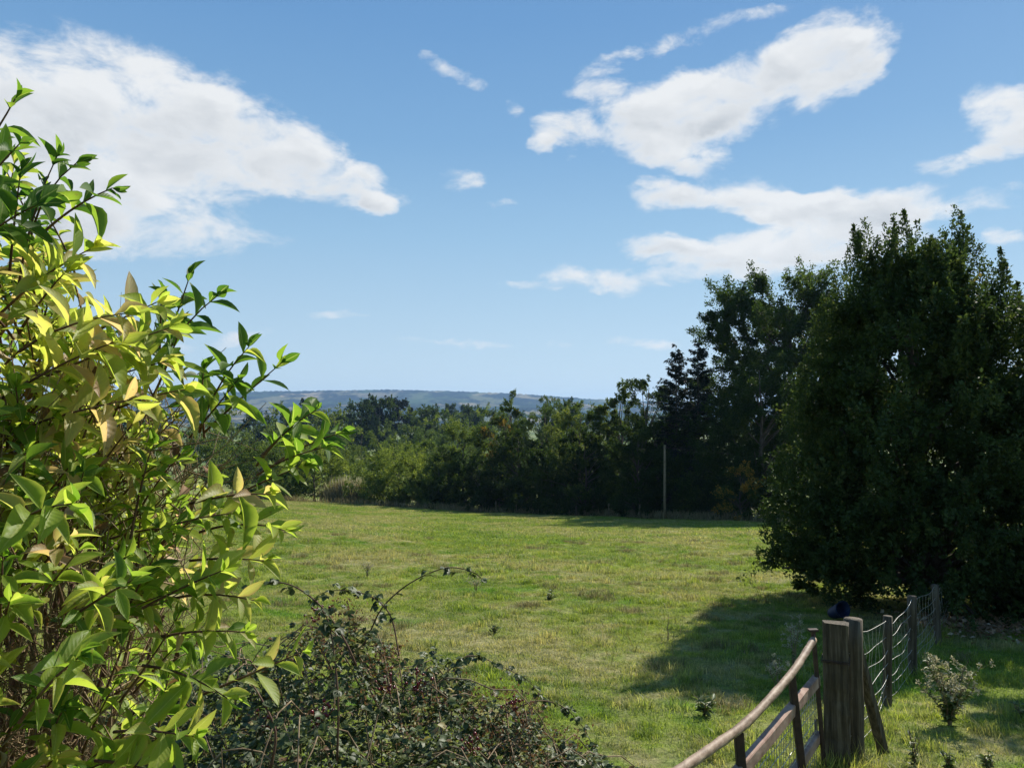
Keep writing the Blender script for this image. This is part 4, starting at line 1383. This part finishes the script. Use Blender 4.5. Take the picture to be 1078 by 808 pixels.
# bare upright stalks
for k in range(60):
    x, y = rb.uniform(-2.0, .2), rb.uniform(3.2, 4.8)
    h = float(mound(x, y))
    if h < .3: continue
    p = np.array([x, y, gz(x, y)]) - bo
    e = p + np.array([rb.normal(0, .15), rb.normal(0, .15), h + rb.uniform(-.1, .16)])
    mc.tube([p, (p + e) / 2 + rb.normal(0, .03, 3), e], [.005, .004, .002], 5, cap=False)
mc.build('canes', MAT['twig'], br)


def arching(pts_px, r0_, nleaf, name='arching_cane'):
    P_ = [at(*q) - bo for q in pts_px]
    m_ = MB(); pp = []
    for i in range(len(P_) - 1):
        p0, p1, p2, p3 = P_[max(i - 1, 0)], P_[i], P_[i + 1], P_[min(i + 2, len(P_) - 1)]
        for s in np.linspace(0, 1, 5)[:-1]:
            pp.append(.5 * ((2 * p1) + (p2 - p0) * s + (2 * p0 - 5 * p1 + 4 * p2 - p3) * s * s + (3 * p1 - p0 - 3 * p2 + p3) * s ** 3))
    pp.append(P_[-1])
    m_.tube(pp, [r0_ * (1 - .7 * i / len(pp)) for i in range(len(pp))], 6)
    for i in range(len(pp) - 1):
        if i % 2 == 0:                              # thorns
            t = unit(rb.normal(size=3)); m_.tube([pp[i], pp[i] + t * .012], [.002, .0004], 4, cap=False)
    m_.build(name, MAT['stem'], br)
    for k in range(nleaf):
        i = int(rb.integers(len(pp) // 5, len(pp)))
        a = rb.uniform(0, 6.28)
        trifoliate(pp[i] + rb.normal(0, .012, 3), np.array([math.cos(a), math.sin(a), -.5]), unit(rb.normal(0, .4, 3) + np.array([0, 0, 1])), rb.uniform(.024, .045), rb.uniform(.1, .7))


arching([(372, 700, 4.25), (388, 668, 4.2), (402, 640, 4.2), (425, 618, 4.2), (452, 603, 4.2), (475, 597, 4.15), (498, 602, 4.1), (510, 612, 4.1)], .0055, 14)
arching([(420, 690, 4.0), (412, 650, 4.05), (395, 630, 4.1), (372, 622, 4.15), (345, 622, 4.2), (330, 630, 4.2)], .0042, 30)
arching([(375, 700, 3.8), (362, 672, 3.8), (340, 640, 3.85), (312, 618, 3.9), (285, 612, 3.9), (262, 618, 3.9)], .006, 18)
arching([(355, 800, 3.2), (356, 740, 3.2), (352, 690, 3.25), (346, 655, 3.3), (338, 640, 3.3)], .005, 18)
arching([(520, 760, 4.6), (560, 738, 4.65), (590, 742, 4.8), (610, 760, 4.9), (622, 780, 4.9), (630, 800, 4.9)], .0042, 34)
arching([(440, 740, 4.5), (480, 698, 4.55), (500, 690, 4.6), (530, 702, 4.7), (556, 716, 4.8), (570, 735, 4.8)], .0042, 34)
arching([(285, 808, 2.9), (290, 770, 2.9), (275, 735, 2.95), (262, 715, 3.0)], .006, 6)
for k, (x, y) in enumerate(((-.62, 4.0), (-.5, 4.15), (-1.2, 3.8), (-.2, 3.75), (-.9, 3.7), (-1.05, 4.25), (.02, 4.3))):
    mb = MB()
    c0 = np.array([x, y, gz(x, y) + float(mound(x, y)) + .04]) - bo
    for q in range(16):
        p = c0 + rb.normal(0, .035, 3)
        r_ = rb.uniform(.006, .010)
        V_ = [p + r_ * np.array([math.sin(th) * math.cos(ph), math.sin(th) * math.sin(ph), math.cos(th)]) for th in np.linspace(.01, math.pi - .01, 5) for ph in np.linspace(0, 2 * math.pi, 7)[:-1]]
        mb.add(V_, [(i * 6 + j, i * 6 + (j + 1) % 6, (i + 1) * 6 + (j + 1) % 6, (i + 1) * 6 + j) for i in range(4) for j in range(6)])
        mb.tube([c0 - np.array([0, 0, .05]), p], .0012, 4, cap=False)
    mb.build('berry_cluster', MAT['berry'], br)
# dry brown flower heads
n = 2600
cc = rb.integers(0, 60, n)
cx = rb.uniform(-1.2, .5, 60); cy = rb.uniform(3.7, 4.9, 60)
cz = ground(cx, cy) + mound(cx, cy) + .03
P = np.stack([cx[cc], cy[cc], cz[cc]], 1) - bo + rb.normal(0, .045, (n, 3))
L = rb.uniform(.01, .03, n)
V, Fc, A = leaves(P, rnd_dir(rb, n), rnd_dir(rb, n), L, L * .5, rb.uniform(0, .5, n))
mesh_np('dead_flower_heads', V, Fc, MAT['deadleaf'], br, A)
V, Fc, A = leaves(np.array(LP), np.array(LD), np.array(LN), np.array(LL), np.array(LL) * .68, np.array(LT), (T_MID, F_MID, None), rb.uniform(.4, 1.4, len(LP)))
mesh_np('leaves', V, Fc, MAT['bramble'], br, A)

# ------------------------------------------------------------------ HAZE
hz_top = 190 + 20
me = bpy.data.meshes.new('haze')
X1, Y0, Y1, Z0, Z1 = 7400, -7300, 7400, EYE - 34, hz_top
X1 = 13000
vs = [(-X1, Y0, Z0), (X1, Y0, Z0), (X1, Y1, Z0), (-X1, Y1, Z0), (-X1, Y0, Z1), (X1, Y0, Z1), (X1, Y1, Z1), (-X1, Y1, Z1)]
me.from_pydata(vs, [], [(3, 2, 1, 0), (4, 5, 6, 7), (0, 1, 5, 4), (1, 2, 6, 5), (2, 3, 7, 6), (3, 0, 4, 7)])
m, nt, out = new_mat('air_haze')
pv = N(nt, 'ShaderNodeVolumePrincipled')
pv.inputs['Color'].default_value = (.40, .64, 1.0, 1)
pv.inputs['Density'].default_value = .00010
pv.inputs['Anisotropy'].default_value = .2
nt.links.new(pv.outputs[0], out.inputs['Volume'])
me.materials.append(m)
hz = bpy.data.objects.new('haze', me); COL.objects.link(hz)
tag(hz, 'thin blue summer haze filling the air over the valley', 'haze', kind='stuff')

# ------------------------------------------------------------------ WORLD: Nishita sky with procedural clouds
world = bpy.data.worlds.new('World'); SC.world = world
world.use_nodes = True
nt = world.node_tree
for n in list(nt.nodes): nt.nodes.remove(n)
out = N(nt, 'ShaderNodeOutputWorld')
bg = N(nt, 'ShaderNodeBackground'); bg.inputs[1].default_value = .075
sky = N(nt, 'ShaderNodeTexSky', sky_type='NISHITA')
sky.sun_disc = False
sky.sun_elevation = SUN_EL
sky.sun_rotation = SUN_AZ
sky.altitude = 100
sky.air_density = 1.0
sky.dust_density = .2
sky.ozone_density = 1.6
tc = N(nt, 'ShaderNodeTexCoord')
sep = N(nt, 'ShaderNodeSeparateXYZ'); nt.links.new(tc.outputs['Generated'], sep.inputs[0])
az = math_n(nt, 'ARCTAN2', sep.outputs[0], sep.outputs[1])
el = math_n(nt, 'ARCSINE', sep.outputs[2])
# the clear summer sky: the physical model, evened out towards the measured blue at each height
elf = math_n(nt, 'DIVIDE', el, math.pi / 2, clamp=True)
grad = ramp(nt, elf, [(0, (.58, .73, .82)), (.03, (.54, .70, .82)), (.085, (.43, .62, .78)), (.145, (.315, .53, .74)), (.217, (.205, .41, .67)), (.305, (.140, .325, .61)), (.5, (.085, .24, .52)), (1.0, (.05, .16, .42))])
gsc = N(nt, 'ShaderNodeVectorMath', operation='SCALE'); nt.links.new(grad, gsc.inputs[0]); gsc.inputs['Scale'].default_value = 9.76
clear = mixc(nt, .14, gsc.outputs[0], sky.outputs[0])
# ragged edges: shift the lookup by noise on the sphere of directions
uv = N(nt, 'ShaderNodeCombineXYZ'); nt.links.new(az, uv.inputs[0]); nt.links.new(el, uv.inputs[1])
wmap = N(nt, 'ShaderNodeMapping'); wmap.inputs['Scale'].default_value = (1, 1.7, 1); nt.links.new(uv.outputs[0], wmap.inputs[0])
wn = N(nt, 'ShaderNodeTexNoise'); wn.inputs['Scale'].default_value = 9; wn.inputs['Detail'].default_value = 4; wn.inputs['Roughness'].default_value = .6
nt.links.new(wmap.outputs[0], wn.inputs['Vector'])
ws = N(nt, 'ShaderNodeVectorMath', operation='MULTIPLY_ADD')
nt.links.new(wn.outputs['Color'], ws.inputs[0]); ws.inputs[1].default_value = (.07, .05, 0); ws.inputs[2].default_value = (-.035, -.025, 0)
wadd = N(nt, 'ShaderNodeVectorMath', operation='ADD'); nt.links.new(ws.outputs[0], wadd.inputs[0]); nt.links.new(uv.outputs[0], wadd.inputs[1])
one = N(nt, 'ShaderNodeVectorMath', operation='MULTIPLY_ADD'); nt.links.new(wadd.outputs[0], one.inputs[0])
one.inputs[1].default_value = (1, 1, 0); one.inputs[2].default_value = (0, 0, 1)
CV = one.outputs[0]
# (px, py, half width, half height, tilt in degrees (down to the right +), weight)
CLOUDS = [
    (60, 125, 190, 85, 8, 1.0), (215, 140, 130, 55, 22, 1.0), (325, 172, 75, 32, 20, .9), (150, 228, 150, 42, 8, .85), (-160, 130, 200, 120, 0, 1.0), (30, 215, 120, 50, 0, .9), (398, 208, 30, 14, 20, .55), (385, 180, 22, 10, 30, .45),
    (770, 100, 120, 42, -20, 1.0), (868, 62, 66, 42, -25, 1.0), (700, 115, 80, 34, -10, .9), (672, 158, 50, 18, 5, .6), (598, 140, 42, 20, 15, .75), (622, 94, 36, 15, -20, .65), (690, 48, 56, 10, -14, .55), (700, 160, 60, 20, 8, .5), (905, 70, 30, 25, -20, .5),
    (700, 204, 42, 16, 0, .9), (785, 204, 64, 20, 4, .9), (925, 217, 130, 18, -2, 1.0), (850, 222, 90, 16, 5, .8),
    (800, 268, 120, 30, -4, .9), (650, 293, 80, 14, 0, .75), (880, 250, 110, 24, -2, .9), (695, 257, 46, 11, 5, .7), (590, 284, 24, 10, 0, .45),
    (1056, 128, 50, 36, -20, 1.0), (1005, 172, 44, 15, -5, .85), (1120, 116, 55, 36, 0, .9), (1052, 252, 20, 10, 0, .7), (1070, 203, 18, 8, 0, .5),
    (478, 190, 34, 12, 0, .5), (362, 330, 30, 6, 0, .6), (262, 354, 36, 7, 0, .5), (680, 361, 44, 7, 0, .62), (495, 362, 50, 5, 0, .5), (583, 363, 18, 8, 0, .45), (425, 361, 36, 4, 0, .42), (540, 116, 12, 10, 0, .5), (200, 362, 40, 6, 0, .4),
    (760, 165, 20, 10, 0, .42), (478, 75, 36, 9, 20, .36), (525, 220, 18, 6, 0, .36), (560, 300, 40, 6, 0, .4), (640, 66, 34, 9, -25, .5), (568, 150, 16, 8, 0, .5), (400, 212, 20, 9, 25, .55), (735, 175, 26, 9, 0, .45), (930, 66, 22, 8, -30, .42), (770, 20, 60, 8, -15, .38),
]
acc = None; accb = None
for (px, py, rx, ry, ang, w) in CLOUDS:
    def azel(qx, qy):
        v = ray(qx, qy); v = v / np.linalg.norm(v)
        return np.array([math.atan2(v[0], v[1]), math.asin(v[2])])
    ca, ce = azel(px, py)
    rx, ry = rx * 1.2, ry * 1.28
    a_ = math.radians(ang)
    ux = (azel(px + math.cos(a_), py + math.sin(a_)) - azel(px - math.cos(a_), py - math.sin(a_))) / 2 * rx
    uy = (azel(px + math.sin(a_), py - math.cos(a_)) - azel(px - math.sin(a_), py + math.cos(a_))) / 2 * ry
    inv = np.linalg.inv(np.stack([ux, uy], 1))
    ex, ey = inv[0], inv[1]
    d1 = N(nt, 'ShaderNodeVectorMath', operation='DOT_PRODUCT'); d1.inputs[1].default_value = (ex[0], ex[1], -(ex[0] * ca + ex[1] * ce)); nt.links.new(CV, d1.inputs[0])
    d2 = N(nt, 'ShaderNodeVectorMath', operation='DOT_PRODUCT'); d2.inputs[1].default_value = (ey[0], ey[1], -(ey[0] * ca + ey[1] * ce)); nt.links.new(CV, d2.inputs[0])
    q = math_n(nt, 'MULTIPLY', d1.outputs['Value'], d1.outputs['Value'])
    q = math_n(nt, 'MULTIPLY_ADD', d2.outputs['Value'], d2.outputs['Value'], q)
    f = math_n(nt, 'SUBTRACT', 1.0, q, clamp=True)
    acc = math_n(nt, 'MULTIPLY', f, w) if acc is None else math_n(nt, 'MULTIPLY_ADD', f, w, acc)
    fb = math_n(nt, 'MULTIPLY', f, d2.outputs['Value'])
    accb = fb if accb is None else math_n(nt, 'ADD', accb, fb)
nmap = N(nt, 'ShaderNodeMapping'); nmap.inputs['Scale'].default_value = (1, 1.9, 1); nt.links.new(uv.outputs[0], nmap.inputs[0])
nb = noise(nt, nmap.outputs[0], 12, 11, .63, .3)
off = N(nt, 'ShaderNodeVectorMath', operation='ADD'); nt.links.new(nmap.outputs[0], off.inputs[0]); off.inputs[1].default_value = (.010, .022, 0)
nb2 = noise(nt, off.outputs[0], 12, 6, .55, .3)
dens = math_n(nt, 'MINIMUM', acc, 1.15)
dens = math_n(nt, 'ADD', dens, math_n(nt, 'MULTIPLY_ADD', nb, 2.9, -1.50))
al = N(nt, 'ShaderNodeMapRange', interpolation_type='SMOOTHSTEP'); nt.links.new(dens, al.inputs[0])
al.inputs[1].default_value = .08; al.inputs[2].default_value = 1.05
gate_ = math_n(nt, 'MULTIPLY', acc, 8.0, clamp=True)
alpha = math_n(nt, 'MULTIPLY', math_n(nt, 'MULTIPLY', al.outputs[0], gate_), .95)
# thick, low parts of a cloud are greyer than its thin edges and its top
low = math_n(nt, 'DIVIDE', accb, math_n(nt, 'MAXIMUM', acc, .05))
thick = N(nt, 'ShaderNodeMapRange', interpolation_type='SMOOTHSTEP'); nt.links.new(dens, thick.inputs[0]); thick.inputs[1].default_value = .55; thick.inputs[2].default_value = 1.45
n5 = noise(nt, nmap.outputs[0], 8, 3, .5)
rel = math_n(nt, 'MULTIPLY', math_n(nt, 'SUBTRACT', nb2, nb), 1.9)
gr = math_n(nt, 'MULTIPLY_ADD', low, -.75, math_n(nt, 'MULTIPLY_ADD', n5, 2.0, -.52))
gr = math_n(nt, 'ADD', gr, rel)
gr = math_n(nt, 'MULTIPLY', thick.outputs[0], gr, clamp=True)
ccol = mixc(nt, gr, (8.3, 8.4, 8.4), (5.3, 5.6, 5.9))
final = mixc(nt, alpha, clear, ccol)
nt.links.new(final, bg.inputs[0]); nt.links.new(bg.outputs[0], out.inputs[0])
world.cycles.sampling_method = 'MANUAL'
world.cycles.sample_map_resolution = 512

# ------------------------------------------------------------------ SUN, CAMERA, RENDER
sl = bpy.data.lights.new('sun', 'SUN'); sl.energy = 5.0; sl.angle = R(.55); sl.color = (1.0, .94, .84)
so = bpy.data.objects.new('sun', sl); COL.objects.link(so)
so.rotation_euler = Vector(-SUN).to_track_quat('-Z', 'Y').to_euler()
so.location = (20, 20, 40)

cd = bpy.data.cameras.new('camera'); cam = bpy.data.objects.new('camera', cd); COL.objects.link(cam)
cd.sensor_width = 36; cd.lens = 36 * F / W0
cd.clip_start = .05; cd.clip_end = 30000
cam.location = (0, 0, EYE)
cam.rotation_euler = (R(90) + PITCH, 0, 0)
SC.camera = cam
SC.view_settings.view_transform = 'Standard'
SC.view_settings.look = 'None'
SC.view_settings.exposure = 0.52
SC.view_settings.gamma = 1.0
SC.render.engine = 'CYCLES'
cy = SC.cycles
cy.use_denoising = True
try: cy.denoiser = 'OPENIMAGEDENOISE'
except Exception: pass
cy.max_bounces = 6; cy.diffuse_bounces = 3; cy.glossy_bounces = 2; cy.transmission_bounces = 4; cy.transparent_max_bounces = 4; cy.volume_bounces = 0
cy.caustics_reflective = False; cy.caustics_refractive = False
